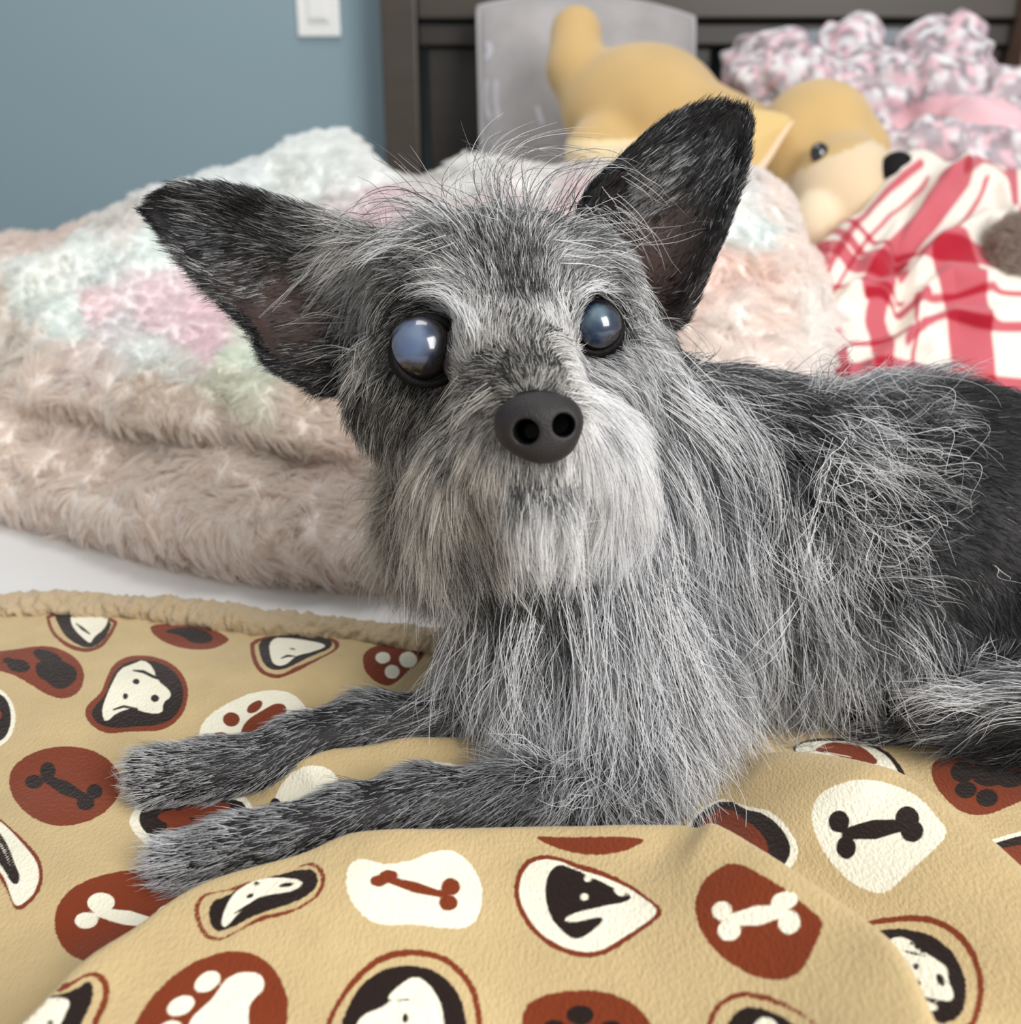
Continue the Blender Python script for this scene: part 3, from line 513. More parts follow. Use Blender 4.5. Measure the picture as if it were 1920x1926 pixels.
#@@BG0
# ================================================================ pink plush dog bed (lofted mound with pile)
# each column: photo x, then (y, distance) pairs from the ground front edge, over the roll, the patchwork and the crest to the hidden back
def loft(cols, nu, nv):
    xs_ = [c[0] for c in cols]; P = np.array([[(c[0] if len(p) < 3 else p[2], p[0], p[1]) for p in c[1]] for c in cols], float)   # (col, k, (x,y,Y))
    R = np.stack([crspline(r, nv) for r in P]); U = np.stack([crspline(R[:, j], nu) for j in range(nv)], 1); return U   # nu,nv,3 in (x,y,Y)
def loft_world(U):
    return WY(U[..., 0], U[..., 1], U[..., 2]).reshape(-1, 3)
pb = empty('plush_dog_bed', (0, .7, .002)); tag(pb, 'big fluffy pink, white and mint patchwork plush dog bed behind the small dog', 'pet bed')
COLS = [
 (-700, [(905, .80), (850, .79), (770, .83), (740, .87), (690, .90), (640, .98), (580, 1.08), (560, 1.2), (600, 1.35)]),
 (-350, [(945, .73), (880, .72), (790, .77), (760, .80), (705, .83), (640, .92), (560, 1.04), (520, 1.16), (560, 1.35)]),
 (-80, [(955, .70), (890, .685), (780, .73), (750, .765), (690, .79), (600, .87), (500, .98), (470, 1.08), (530, 1.3)]),
 (60, [(1003, .66), (920, .645), (790, .715), (740, .712), (670, .745), (580, .82), (480, .93), (446, 1.04), (520, 1.3)]),
 (200, [(1045, .62), (950, .605), (812, .685), (768, .676), (690, .712), (600, .78), (470, .91), (410, 1.03), (480, 1.3)]),
 (350, [(1078, .585), (980, .575), (838, .655), (790, .645), (710, .685), (620, .76), (480, .89), (335, 1.05), (420, 1.35)]),
 (500, [(1100, .565), (1000, .553), (862, .630), (815, .620), (740, .660), (650, .74), (490, .88), (308, 1.07), (400, 1.38)]),
 (640, [(1112, .555), (1010, .545), (885, .615), (838, .606), (770, .648), (680, .73), (470, .90), (276, 1.10), (340, 1.40)]),
 (760, [(1118, .555), (1020, .545), (900, .585), (860, .61), (790, .65), (680, .74), (445, .92), (340, 1.08), (350, 1.40)]),
 (900, [(1080, .57), (1000, .56), (900, .60), (850, .63), (760, .67), (600, .77), (420, .94), (332, 1.08), (345, 1.40)]),
 (1050, [(1040, .59), (970, .58), (880, .61), (820, .64), (740, .69), (580, .78), (410, .93), (338, 1.05), (350, 1.40)]),
 (1200, [(1000, .62), (930, .61), (860, .63), (800, .66), (720, .71), (560, .78), (410, .90), (345, 1.02), (360, 1.38)]),
 (1330, [(960, .64), (900, .63), (830, .65), (770, .68), (690, .72), (540, .78), (390, .87), (330, .97), (400, 1.3)]),
 (1430, [(930, .66), (870, .65), (800, .67), (740, .70), (660, .73), (530, .79), (395, .87), (345, .95), (440, 1.2)]),
 (1500, [(900, .70), (850, .69), (790, .70), (730, .72), (660, .75), (560, .79), (450, .86), (425, .92), (510, 1.1)]),
 (1565, [(860, .76), (820, .755), (770, .755), (730, .76), (690, .775), (640, .80), (600, .84), (600, .88), (640, .98)]),
]
U = loft(COLS, 520, 260); nuP, nvP = U.shape[:2]
PVx = loft_world(U); PQ = grid_faces(nuP, nvP); PN = vnormals(PVx, PQ)
if PN[:, 2].mean() < 0: PQ = PQ[:, ::-1]; PN = -PN
Upx = U.reshape(-1, 3); tpar = np.tile(np.linspace(0, 1, nvP), nuP)
low = np.clip((.5 - tpar) / .1, 0, 1)
PVx = PVx + PN * (.006 * vnoise(PVx, .045, 11) + .004 * vnoise(PVx, .02, 12) + .012 * vnoise(PVx, .10, 13))[:, None] * np.clip(tpar * 10, 0, 1)[:, None]
PVx[:, 2] = np.maximum(PVx[:, 2], .001)
PATCH = [((60, 950), (206, 176, 160)), ((300, 1000), (205, 174, 160)), ((600, 1000), (208, 178, 164)), ((100, 800), (214, 186, 168)), ((400, 850), (203, 170, 153)), ((650, 850), (212, 180, 163)), ((300, 740), (205, 176, 152)), ((560, 770), (204, 172, 146)), ((100, 720), (212, 182, 164)),
  ((450, 690), (222, 220, 202)), ((500, 680), (222, 222, 206)), ((430, 720), (222, 212, 192)), ((60, 500), (236, 234, 228)), ((150, 480), (236, 236, 230)), ((200, 520), (226, 224, 222)), ((120, 455), (232, 204, 194)), ((40, 455), (234, 208, 198)), ((250, 430), (236, 226, 222)), ((200, 570), (236, 204, 208)), ((300, 570), (232, 196, 204)), ((360, 600), (232, 192, 202)), ((380, 650), (228, 186, 196)), ((240, 610), (226, 212, 214)), ((60, 570), (222, 218, 210)), ((130, 600), (226, 228, 222)), ((260, 640), (228, 224, 220)), ((340, 680), (224, 214, 206)), ((0, 560), (224, 196, 178)), ((150, 680), (232, 208, 200)), ((20, 640), (224, 200, 186)), ((300, 480), (228, 230, 226)), ((330, 440), (236, 222, 222)),
  ((350, 340), (240, 242, 240)), ((450, 330), (240, 240, 240)), ((600, 320), (242, 242, 240)), ((700, 340), (242, 240, 238)), ((560, 350), (236, 234, 230)), ((620, 390), (234, 222, 222)), ((720, 400), (232, 196, 206)), ((680, 430), (230, 190, 202)), ((800, 340), (226, 210, 208)), ((870, 330), (236, 230, 226)), ((1000, 360), (240, 232, 230)), ((1080, 400), (232, 200, 204)), ((1000, 400), (232, 206, 208)), ((900, 400), (230, 196, 202)), ((1150, 330), (236, 224, 220)),
  ((1390, 370), (242, 236, 234)), ((1450, 380), (240, 220, 212)), ((1400, 420), (234, 234, 232)), ((1440, 430), (234, 236, 234)), ((1360, 520), (240, 206, 194)), ((1430, 500), (240, 208, 196)), ((1480, 480), (240, 218, 208)), ((1450, 580), (242, 218, 208)), ((1350, 600), (242, 224, 216)), ((1520, 600), (242, 230, 224)), ((1300, 560), (240, 214, 204)), ((1480, 400), (238, 224, 218)), ((1560, 700), (236, 220, 214)),
  ((-300, 900), (206, 176, 160)), ((-300, 600), (232, 220, 214)), ((-600, 700), (226, 200, 190))]
pc = np.array([p for p, _ in PATCH], float); pcol = np.array([lin(*c) for _, c in PATCH])
pcol[:9] = (pcol[:9] * .6 + .40) * [1.06, .965, .90]; pcol = 1 - (1 - pcol) * np.array([.92, .74, .78])
def patch_color(P2, wpos):
    q = P2 + np.c_[vnoise(wpos, .03, 21), vnoise(wpos, .03, 22)] * 22
    out = np.zeros((len(q), 3)); W_ = np.zeros(len(q))
    for c, k in zip(pc, pcol):
        w = 1 / ((((q - c) / 30) ** 2).sum(1) + .02) ** 3; out += w[:, None] * k; W_ += w
    return out / W_[:, None]
pcv = 1 - (1 - patch_color(Upx[:, :2], PVx)) * .8
pme = mesh('bed_cover', PVx, PQ); col_attr(pme, 'cover_color', pcv)
link('cover', pme, mat('plush_backing', rough=.9, spec=.1, attr='cover_color', sheen=.3), pb)
m_pile = hair_mat('plush_pile', .6, .02, .45)
r_, n_, q_, w_ = scatter(PVx, PQ, 200000, vnormals(PVx, PQ))
tp = sum(w_[k][:, 0] * tpar[q_[:, k]] for k in range(4)); up_ = sum(w_[k] * Upx[q_[:, k], :2] for k in range(4))
keep = (tp < .97) & (tp > .01) & (up_[:, 0] > -690); r_, n_, tp, up_ = r_[keep], n_[keep], tp[keep], up_[keep]
sw1 = vnoise(r_, .022, 31) * 3.4 + vnoise(r_, .05, 32) * 3; fl = np.cos(sw1)[:, None] * RIGHT + np.sin(sw1)[:, None] * np.array([0, .3, 1.]) + np.array([.2, -.2, -.5])
smoothpatch = np.clip((tp - .5) / .05, 0, 1) * np.clip((.80 - tp) / .05, 0, 1) * (up_[:, 0] < 480)
Lp = (.0145 - .0075 * smoothpatch) * (.7 + .6 * rng.random(len(r_)))
G = grow(r_, n_, fl, Lp, .42 + .2 * rng.random(len(r_)), .25 + 0 * Lp, .15 + 0 * Lp, 4)
G, _ = clumpify(G, 8500, .66 + 0 * Lp, 1.0, .35)
hc = (1 - (1 - patch_color(up_, r_)) * .72) * (1 + .10 * rng.normal(0, 1, (len(r_), 1)) * .6)
curves('pile', G, np.clip(hc, 0, 1), np.full(len(r_), .00042), m_pile, pb)

# ================================================================ plaid blanket
plb = empty('plaid_blanket', (.5, 1.0, 0)); tag(plb, 'crumpled red and white plaid blanket on the right behind the dog', 'blanket')
COLS2 = [
 (1500, [(800, .86), (740, .87), (680, .88), (620, .90), (560, .93), (515, .98), (490, 1.02), (560, 1.10)]),
 (1580, [(800, .85), (730, .86), (660, .88), (590, .91), (520, .95), (470, 1.00), (448, 1.06), (540, 1.15)]),
 (1660, [(810, .84), (740, .85), (650, .88), (560, .92), (480, .97), (410, 1.03), (365, 1.10), (470, 1.2)]),
 (1730, [(820, .83), (750, .84), (650, .88), (550, .93), (450, .99), (350, 1.06), (278, 1.14), (380, 1.26)]),
 (1800, [(830, .82), (760, .83), (660, .87), (560, .91), (460, .97), (380, 1.03), (312, 1.12), (380, 1.26)]),
 (1880, [(840, .81), (770, .82), (670, .86), (570, .90), (480, .96), (390, 1.04), (318, 1.12), (380, 1.25)]),
 (2000, [(850, .80), (780, .81), (680, .85), (580, .90), (490, .96), (410, 1.03), (330, 1.12), (390, 1.25)]),
 (2200, [(870, .79), (800, .80), (700, .84), (600, .89), (520, .95), (440, 1.02), (370, 1.10), (420, 1.2)]),
]
U2 = loft(COLS2, 460, 380); V2 = loft_world(U2); Q2 = grid_faces(*U2.shape[:2]); N2 = vnormals(V2, Q2)
if N2[:, 2].mean() < 0: Q2 = Q2[:, ::-1]; N2 = -N2
u2 = U2.reshape(-1, 3)[:, :2]
def crease(uv, pts, wid, amp):
    P = np.asarray(pts, float); best = np.full(len(uv), 1e9)
    for i in range(len(P) - 1):
        e = P[i + 1] - P[i]; w = uv - P[i]; t = np.clip((w @ e) / (e @ e), 0, 1); best = np.minimum(best, np.linalg.norm(w - t[:, None] * e, axis=1))
    return amp * np.exp(-(best / wid) ** 2)
dz = crease(u2, [(1560, 500), (1640, 420), (1720, 310)], 22, .010) + crease(u2, [(1640, 500), (1720, 420), (1800, 330)], 20, .012) + crease(u2, [(1720, 520), (1780, 460), (1850, 420), (1930, 440)], 18, .014) \
   + crease(u2, [(1700, 640), (1740, 560), (1790, 520), (1860, 530)], 18, .012) + crease(u2, [(1600, 560), (1660, 545), (1700, 520)], 14, .009) + crease(u2, [(1740, 620), (1800, 590), (1860, 600)], 16, .010) + crease(u2, [(1780, 350), (1830, 320), (1880, 345), (1900, 420)], 16, .012) \
   + crease(u2, [(1540, 640), (1590, 560), (1620, 540)], 14, .008) + crease(u2, [(1640, 690), (1700, 640), (1750, 650)], 16, .009) - crease(u2, [(1690, 480), (1700, 560), (1690, 620)], 14, .010) - crease(u2, [(1740, 350), (1700, 430), (1680, 470)], 10, .008) + crease(u2, [(1545, 470), (1600, 430)], 20, .006)
V2 = V2 + N2 * (dz + .004 * vnoise(V2, .05, 41) + .0015 * vnoise(V2, .02, 42))[:, None]
def family(stripes):
    f = np.full(len(u2), 60.)
    for w_, *pts in stripes:
        P = crspline(np.asarray(pts, float), 12); best = np.full(len(u2), 1e9)
        for i in range(len(P) - 1):
            e = P[i + 1] - P[i]; w = u2 - P[i]; t = np.clip((w @ e) / (e @ e), 0, 1); best = np.minimum(best, np.linalg.norm(w - t[:, None] * e, axis=1))
        f = np.minimum(f, best - w_ / 2)
    return f
FA = family([(11, (1500, 640), (1530, 560), (1585, 477), (1655, 392), (1731, 318)), (6, (1560, 560), (1620, 470), (1690, 395), (1745, 335)), (50, (1640, 545), (1700, 465), (1755, 400), (1795, 345)), (9, (1780, 470), (1802, 435), (1844, 368), (1850, 345)), (22, (1900, 315), (1904, 345), (1909, 430)),
  (28, (1552, 480), (1540, 559), (1554, 590), (1577, 652), (1590, 760)), (38, (1660, 540), (1645, 600), (1655, 640), (1665, 760)), (82, (1795, 490), (1818, 573), (1830, 685), (1840, 800)), (8, (1722, 560), (1715, 620), (1720, 720)), (50, (2000, 330), (2005, 500), (2010, 840)), (14, (2080, 340), (2090, 500), (2100, 840))])
FB = family([(10, (1540, 400), (1600, 430), (1665, 472), (1720, 480)), (26, (1530, 480), (1577, 482), (1613, 502), (1690, 520)), (16, (1580, 450), (1640, 490), (1700, 495)), (8, (1520, 530), (1582, 540), (1650, 545), (1703, 560)), (34, (1740, 487), (1819, 475), (1880, 489), (1960, 500)), (10, (1720, 580), (1785, 558), (1858, 545), (1920, 553), (2200, 570)),
  (18, (1700, 650), (1740, 617), (1788, 596), (1858, 612), (1920, 615), (2200, 625)), (18, (1700, 583), (1745, 563)), (12, (1630, 560), (1660, 558), (1690, 580)), (14, (1800, 345), (1845, 318), (1890, 345)), (30, (1500, 690), (1600, 700), (1700, 690), (1800, 715), (2200, 740)), (9, (1540, 640), (1600, 650), (1700, 640))])
me2 = mesh('plaid_cloth', V2, Q2); fattr(me2, 'warp', FA); fattr(me2, 'weft', FB)
m_pl = mat('plaid_cotton', lin(234, 226, 214), .9, .1, bump=(900, .4, .0008), sheen=.2); nt = m_pl.node_tree; bs = nt.nodes['Principled BSDF']; fs = []
for an in ('warp', 'weft'):
    at = nt.nodes.new('ShaderNodeAttribute'); at.attribute_name = an; mr = nt.nodes.new('ShaderNodeMapRange'); mr.interpolation_type = 'SMOOTHSTEP'; nt.links.new(at.outputs['Fac'], mr.inputs['Value']); mr.inputs['From Min'].default_value = 3; mr.inputs['From Max'].default_value = -3; fs.append(mr.outputs[0])
ad = nt.nodes.new('ShaderNodeMath'); ad.operation = 'ADD'; nt.links.new(fs[0], ad.inputs[0]); nt.links.new(fs[1], ad.inputs[1]); hf_ = nt.nodes.new('ShaderNodeMath'); hf_.operation = 'MULTIPLY'; nt.links.new(ad.outputs[0], hf_.inputs[0]); hf_.inputs[1].default_value = .5
rp = nt.nodes.new('ShaderNodeValToRGB'); rp.color_ramp.elements[0].color = (*lin(234, 226, 214), 1); rp.color_ramp.elements[1].color = (*lin(168, 30, 48), 1); el = rp.color_ramp.elements.new(.5); el.color = (*lin(196, 96, 106), 1)
nt.links.new(hf_.outputs[0], rp.inputs['Fac']); nt.links.new(rp.outputs['Color'], bs.inputs['Base Color']); link('cloth', me2, m_pl, plb)
# underlying heap that props the blanket up
def sd_obj(name, prims, lo, hi, h, m, parent, it=2, floor=None, disp=None):
    s = SDF(lo, hi, h); [f(s) for f in prims]
    if floor is not None: s.floor(floor)
    V, Q = s.nets(); V = smooth_mesh(V, Q, it)
    if disp is not None: V = V + vnormals(V, Q) * disp(V)[:, None]
    return link(name, mesh(name, V, Q), m, parent), V, Q
# grey-brown fuzzy plush at the right edge
tb = empty('fuzzy_plush_toy', tuple(WY(1905, 480, .95))); tag(tb, 'grey-brown fuzzy plush cut off by the right edge, on the plaid blanket', 'stuffed toy')
c0 = WY(1925, 470, .96)
_, VB, QB = sd_obj('body', [lambda s: s.ell(c0, (.030, .030, .03), .01), lambda s: s.ell(c0 + [.035, .01, -.012], (.035, .03, .03), .015), lambda s: s.ell(WY(1895, 500, .95), (.014, .012, .014), .01)], c0 - .1, c0 + .1, .003, mat('fuzzy_brown', lin(150, 136, 126), .9, .1), tb)
r_, n_, q_, w_ = scatter(VB, QB, 9000); Lz = .008 + .006 * rng.random(9000)
G = grow(r_, n_, rng.normal(0, 1, (9000, 3)), Lz, .6 + 0 * Lz, .4 + 0 * Lz, .1 + 0 * Lz, 4); G, _ = clumpify(G, 500, .6 + 0 * Lz)
curves('pile', G, np.array(lin(176, 160, 150)) * (.8 + .6 * rng.random((9000, 1))), np.full(9000, .0003), m_pile, tb)

# ================================================================ grey throw pillow against the headboard
gp = empty('grey_throw_pillow', tuple(WY(1100, 300, 1.6))); tag(gp, 'flat grey square throw pillow with silvery brush marks standing against the headboard', 'pillow')
def pillow_world(tl, tr, br, bl_, Y0, Y1, thick, sag=.0, n=90):
    u, v = np.meshgrid(np.linspace(-1, 1, n), np.linspace(-1, 1, n), indexing='ij'); a, b = (u + 1) / 2, (v + 1) / 2
    TL, TR, BR, BL = [np.array(WY(p[0], p[1], y)) for p, y in ((tl, Y1), (tr, Y1), (br, Y0), (bl_, Y0))]
    P = (TL * ((1 - a) * b)[..., None] + TR * (a * b)[..., None] + BR * (a * (1 - b))[..., None] + BL * ((1 - a) * (1 - b))[..., None])
    P[..., 2] += sag * (1 - u ** 2) * b
    nrm = unit(np.cross(TR - TL, TL - BL)); th = thick * ((1 - u ** 6) * (1 - v ** 6)) ** .5 * (1 - .35 * (u ** 2 + v ** 2) / 2)
    return np.concatenate([(P + nrm * th[..., None]).reshape(-1, 3), (P - nrm * th[..., None]).reshape(-1, 3)]), n
m_gp = bpy.data.materials.new('grey_velour'); m_gp = mat('grey_velour', lin(150, 146, 146), .55, .3, noise=(14, lin(172, 168, 168), .35, .7), bump=(500, .2, .001), sheen=.4)
Vg, n = pillow_world((899, 14), (1305, 34), (1300, 480), (912, 480), 1.50, 1.64, .035, .022)
gq = grid_faces(n, n); me = mesh('pillow_cover', Vg, np.r_[gq[:, ::-1], gq + n * n]); link('cover', me, m_gp, gp)
# piping around the rim and silvery brush strokes lying on the face
i = np.arange(n); rim = np.r_[i * n, (n - 1) * n + i, (n - 1 - i) * n + n - 1, (n - 1 - i)]
def tube(name, P, r, m, parent, closed=False, nc=8):
    P = np.asarray(P, float); T = unit(np.gradient(P, axis=0)); up0 = np.array([0.13, .2, 1.]); S = unit(np.cross(T, up0)); Bn = np.cross(S, T); a = np.arange(nc) / nc * 2 * math.pi
    r = np.broadcast_to(np.asarray(r, float), len(P))
    V = P[:, None] + r[:, None, None] * (np.cos(a)[None, :, None] * S[:, None] + np.sin(a)[None, :, None] * Bn[:, None]); k = len(P)
    ii = np.arange(k * nc).reshape(k, nc); ii = np.c_[ii, ii[:, :1]]; ii = np.r_[ii, ii[:1]] if closed else ii
    return link(name, mesh(name, V.reshape(-1, 3), np.stack([ii[:-1, :-1], ii[:-1, 1:], ii[1:, 1:], ii[1:, :-1]], -1).reshape(-1, 4)), m, parent)
edge_top = Vg[(np.arange(n)) * n + n - 1]; edge_l = Vg[:n]; edge_r = Vg[(n - 1) * n:n * n]
m_pip = mat('grey_piping', lin(176, 172, 174), .5, .4)
tube('piping', np.r_[edge_l, edge_top[1:], edge_r[::-1][1:]], .0035, m_pip, gp)
bvg = bvh_of(Vg, np.r_[gq[:, ::-1], gq + n * n])
def cast(px, py, bv, off=.0):
    D = unit(np.asarray(WY(px, py, 1.)) - CAM); hit = bv.ray_cast(Vector(CAM), Vector(D)); return None if hit[0] is None else (np.array(hit[0]) - D * off, np.array(hit[1]), D)
m_str = mat('silver_print', lin(196, 194, 200), .35, .5)
for pts, w in (([(918, 78), (922, 95), (916, 112)], 12), ([(925, 150), (924, 190), (930, 222)], 26), ([(1010, 200), (1020, 235)], 10)):
    L_, R_ = [], []
    for (x, y) in crspline(np.array(pts, float), 9):
        a = cast(x - w / 2, y, bvg, .0012); b = cast(x + w / 2, y, bvg, .0012)
        if a and b: L_.append(a[0]); R_.append(b[0])
    if len(L_) > 2:
        k = len(L_); link('brush_mark', mesh('brush_mark', np.array(L_ + R_), np.array([[j, j + 1, k + j + 1, k + j] for j in range(k - 1)])), m_str, gp)

# ================================================================ floral comforter heap and the grey pillow behind it
fc = empty('floral_comforter', (.6, 1.4, 0)); tag(fc, 'heap of pink, grey and white floral comforter with ruffled edges by the headboard', 'comforter')
def ellW(px, py, Y, rx, ry, rd, k=.02):
    """ellipsoid whose photo half-extents are rx,ry pixels"""
    b = (py - CY) / F; d = Y / (cp - b * sp); return lambda s: s.ell(WY(px, py, Y), (rx / F * d, ry / F * d, rd), k)
prim = [ellW(1440, 130, 1.50, 85, 62, .07, .01), ellW(1480, 175, 1.45, 120, 70, .08), ellW(1590, 105, 1.52, 60, 58, .07, .012), ellW(1640, 200, 1.45, 90, 95, .08), ellW(1770, 120, 1.50, 85, 72, .08, .012), ellW(1750, 190, 1.42, 90, 80, .08, .02),
        ellW(1875, 190, 1.40, 62, 60, .07, .012), ellW(1840, 255, 1.36, 90, 60, .07), ellW(1740, 285, 1.28, 70, 40, .05, .012), ellW(1860, 300, 1.28, 70, 45, .05, .012), ellW(1960, 280, 1.34, 90, 110, .08), ellW(1700, 330, 1.30, 160, 60, .08, .03), ellW(1860, 420, 1.30, 200, 110, .10, .03), ellW(1560, 300, 1.42, 150, 120, .08, .03), ellW(1650, 430, 1.40, 230, 120, .1, .03)]
def disp(V): return .005 * np.sin(vnoise(V, .07, 51) * 9) + .002 * vnoise(V, .018, 52) + .008 * vnoise(V, .05, 53)
lo = np.array([.28, 1.1, .0]); hi = np.array([1.05, 1.66, .52])
sdo, VF, QF = sd_obj('cover', prim, lo, hi, .006, None, fc, 1, .002, disp)
wv = VF
n1, n2, n3 = vnoise(wv, .010, 61), vnoise(wv, .009, 62), vnoise(wv, .014, 63); base = np.tile(lin(226, 224, 226), (len(wv), 1))
def soft(n, t): return np.clip((n - t) / .25, 0, 1)[:, None]
for nn_, t_, c_ in ((n1, -.05, (150, 138, 144)), (n3, .10, (176, 164, 170)), (n2, .15, (226, 190, 198))): base = base * (1 - soft(nn_, t_)) + np.array(lin(*c_)) * soft(nn_, t_)
pk = np.linalg.norm((wv - WY(1800, 228, 1.36)) / [.075, .09, .03], axis=1) < 1; base[pk] = lin(232, 192, 198)
col_attr(sdo.data, 'cover_color', base); sdo.data.materials.append(mat('floral_cotton', rough=.85, spec=.15, attr='cover_color'))
bp_ = empty('grey_sleeping_pillow', tuple(WY(1680, 200, 1.63))); tag(bp_, 'slate grey pillow top peeking out behind the floral comforter', 'pillow')
Vg2, n = pillow_world((1470, 62), (1800, 66), (1800, 330), (1470, 330), 1.58, 1.655, .03, .006)
gq2 = grid_faces(n, n); link('cover', mesh('pillow_cover', Vg2, np.r_[gq2[:, ::-1], gq2 + n * n]), mat('slate_cotton', lin(136, 142, 150), .8, .2, bump=(300, .2, .001)), bp_)

# ================================================================ tan plush dog toy
ty = empty('plush_dog_toy', tuple(WY(1300, 330, 1.18))); tag(ty, 'tan plush dog toy with cream muzzle lying on the pile behind the ear', 'stuffed toy')
def Pd(px, py, d): return np.array(W(px, py, d))
s = SDF(Pd(960, 560, 1.0) - .03, Pd(1800, -60, 1.45) + .03, .005); s.lo = np.array([.0, .93, .10]); s.n = np.array([104, 124, 78]); s.g = np.full(s.n, .05, np.float32)
s.cap(Pd(1083, 62, 1.30), Pd(1083, 130, 1.29), .033, .036, .01); s.cap(Pd(1083, 130, 1.29), Pd(1110, 215, 1.29), .036, .03, .012)
s.ell(Pd(1205, 205, 1.28), (.098, .078, .075), .02); s.cap(Pd(1240, 225, 1.26), Pd(1400, 275, 1.20), .068, .05, .03); s.ell(Pd(1130, 285, 1.24), (.045, .04, .04), .015); s.ell(Pd(1300, 330, 1.2), (.12, .04, .06), .03)
s.ell(Pd(1535, 250, 1.13), (.062, .056, .060), .012); s.ell(Pd(1490, 300, 1.12), (.045, .05, .05), .02)
s.ell(Pd(1588, 365, 1.075), (.056, .060, .052), .006); s.ell(Pd(1560, 320, 1.11), (.05, .05, .05), .015); s.ell(Pd(1620, 290, 1.13), (.03, .035, .04), .015); s.ell(Pd(1529, 425, 1.05), (.025, .034, .028), .004)
VT, QT = s.nets(); VT = smooth_mesh(VT, QT, 3)
def pix(P):
    q = P - CAM; d = q @ FWD; return np.stack([CX + F * (q @ RIGHT) / d, CY - F * (q @ UP) / d, d], -1)
pxT = pix(VT); tan_ = np.array(lin(200, 168, 114)); cream_ = np.array(lin(220, 198, 166)); pale_ = np.array(lin(236, 214, 170))
ct = np.tile(tan_, (len(VT), 1)); P2 = pxT[:, :2]
ct[sd_poly(P2, np.array([(1465, 345), (1500, 322), (1530, 310), (1560, 295), (1600, 278), (1640, 262), (1700, 300), (1720, 400), (1650, 480), (1560, 520), (1480, 500), (1440, 400)], float)) < 0] = cream_
ct[(P2[:, 1] > 262) & (P2[:, 0] < 1205) & (pxT[:, 2] < 1.3)] = pale_
ct[np.linalg.norm((VT - Pd(1529, 425, 1.05)) / .036, axis=1) < 1] = lin(226, 208, 178)
ct = ct * (1 + .06 * vnoise(VT, .03, 71))[:, None]
met = mesh('toy_body', VT, QT); col_attr(met, 'cover_color', ct); link('body', met, mat('toy_plush', rough=.9, spec=.1, attr='cover_color', bump=(500, .4, .0015), sheen=.4), ty)
# ear flap: thick felt slab with pale lining
ear = roundpoly([(1392, 205), (1440, 205), (1497, 220), (1470, 262), (1435, 318), (1405, 348), (1378, 335), (1340, 300), (1350, 235)], 3); k = len(ear)
def slab(name, poly, d0, th, m, parent, bulge=.006):
    c = poly.mean(0); rings = [1, .97, .8, .5, .2, .001]; V = []
    for side in (-1, 1):
        for j, f in enumerate(rings): V.append(W(c[0] + (poly[:, 0] - c[0]) * f, c[1] + (poly[:, 1] - c[1]) * f, np.full(len(poly), d0) + side * (0 if j == 0 else th) - bulge * (1 - f ** 2)))
    V = np.concatenate(V); k = len(poly); R_ = len(rings); Fq = []
    for sd in (0, 1):
        for j in range(R_ - 1):
            a = (sd * R_ + j) * k; b = a + k
            for i in range(k): q = [a + i, a + (i + 1) % k, b + (i + 1) % k, b + i]; Fq.append(q if sd else q[::-1])
    V, Q = V, np.array(Fq); return link(name, mesh(name, V, Q), m, parent), V
eo, VE = slab('ear', ear, 1.062, .004, mat('toy_ear_felt', lin(214, 184, 124), .9, .1, bump=(500, .4, .0015), sheen=.4), ty, .012)
lining = roundpoly([(1497, 222), (1486, 240), (1440, 318), (1412, 346), (1398, 352), (1402, 338), (1440, 290), (1475, 238)], 3)
slab('ear_lining', lining, 1.058, .003, mat('toy_ear_lining', lin(236, 208, 178), .9, .1), ty, .004)[0]['label'] = 'pale pinkish ear edge'
tbv = bvh_of(VT, QT); te = cast(1541, 287, tbv, .002)[0]
sphere('eye', te, (.0098, .0105, .007), mat('toy_eye_plastic', lin(26, 26, 30), .12, .6, coat=.6), ty)
s = SDF(Pd(1680, 318, 1.035) - .045, Pd(1680, 318, 1.035) + .045, .0025); s.ell(Pd(1686, 312, 1.035), (.016, .014, .018), .004); s.ell(Pd(1672, 330, 1.035), (.009, .011, .02), .006)
VN, QN = s.nets(); VN = smooth_mesh(VN, QN, 2); link('nose', mesh('toy_nose', VN, QN), mat('toy_nose_felt', lin(22, 20, 22), .8, .2), ty)
#@@BG1
# ================================================================ the dog: one continuous body surface from a signed distance field
dog = empty('dog', (.15, .42, .003)); tag(dog, 'small scruffy grey and black dog with cloudy blue eyes lying on the printed blanket', 'dog')
D = SDF((-.16, .27, .0), (.36, .62, .275), .002)
def w(px, py, d): return np.array(W(px, py, d))
def head_prims(D):
    D.ell(w(948, 568, .432), (.0535, .0365, .050), .01)                    # skull
    D.ell(w(845, 560, .408), (.026, .020, .022), .012); D.ell(w(1080, 535, .416), (.023, .018, .022), .012)   # brows
    D.ell(w(770, 735, .424), (.026, .026, .028), .016); D.ell(w(1160, 690, .432), (.020, .024, .028), .016)   # cheeks
    D.cap(w(950, 640, .400), w(1008, 775, .346), .027, .0165, .014)        # muzzle bridge
    D.ell(w(992, 850, .366), (.024, .016, .026), .012)                     # upper lips
    D.ell(w(925, 835, .380), (.020, .018, .024), .012); D.ell(w(1085, 820, .376), (.019, .018, .024), .012)
    D.cap(w(1018, 935, .352), w(985, 940, .40), .0125, .022, .010)         # chin and jaw
    D.ell(w(965, 900, .42), (.040, .034, .036), .02)                       # throat
    D.cap(w(955, 917, .337), w(1092, 913, .340), .0022, .0022, .004, sub=True)   # mouth line
    D.ell(w(797, 657, .389), (.0165, .0165, .012), .006, sub=True); D.ell(w(1121, 615, .404), (.0135, .0135, .011), .006, sub=True)   # eye sockets
head_prims(D)
D.ell(w(1012, 800, .330), (.0118, .0098, .0135), .002, sub=True)      # room for the nose leather
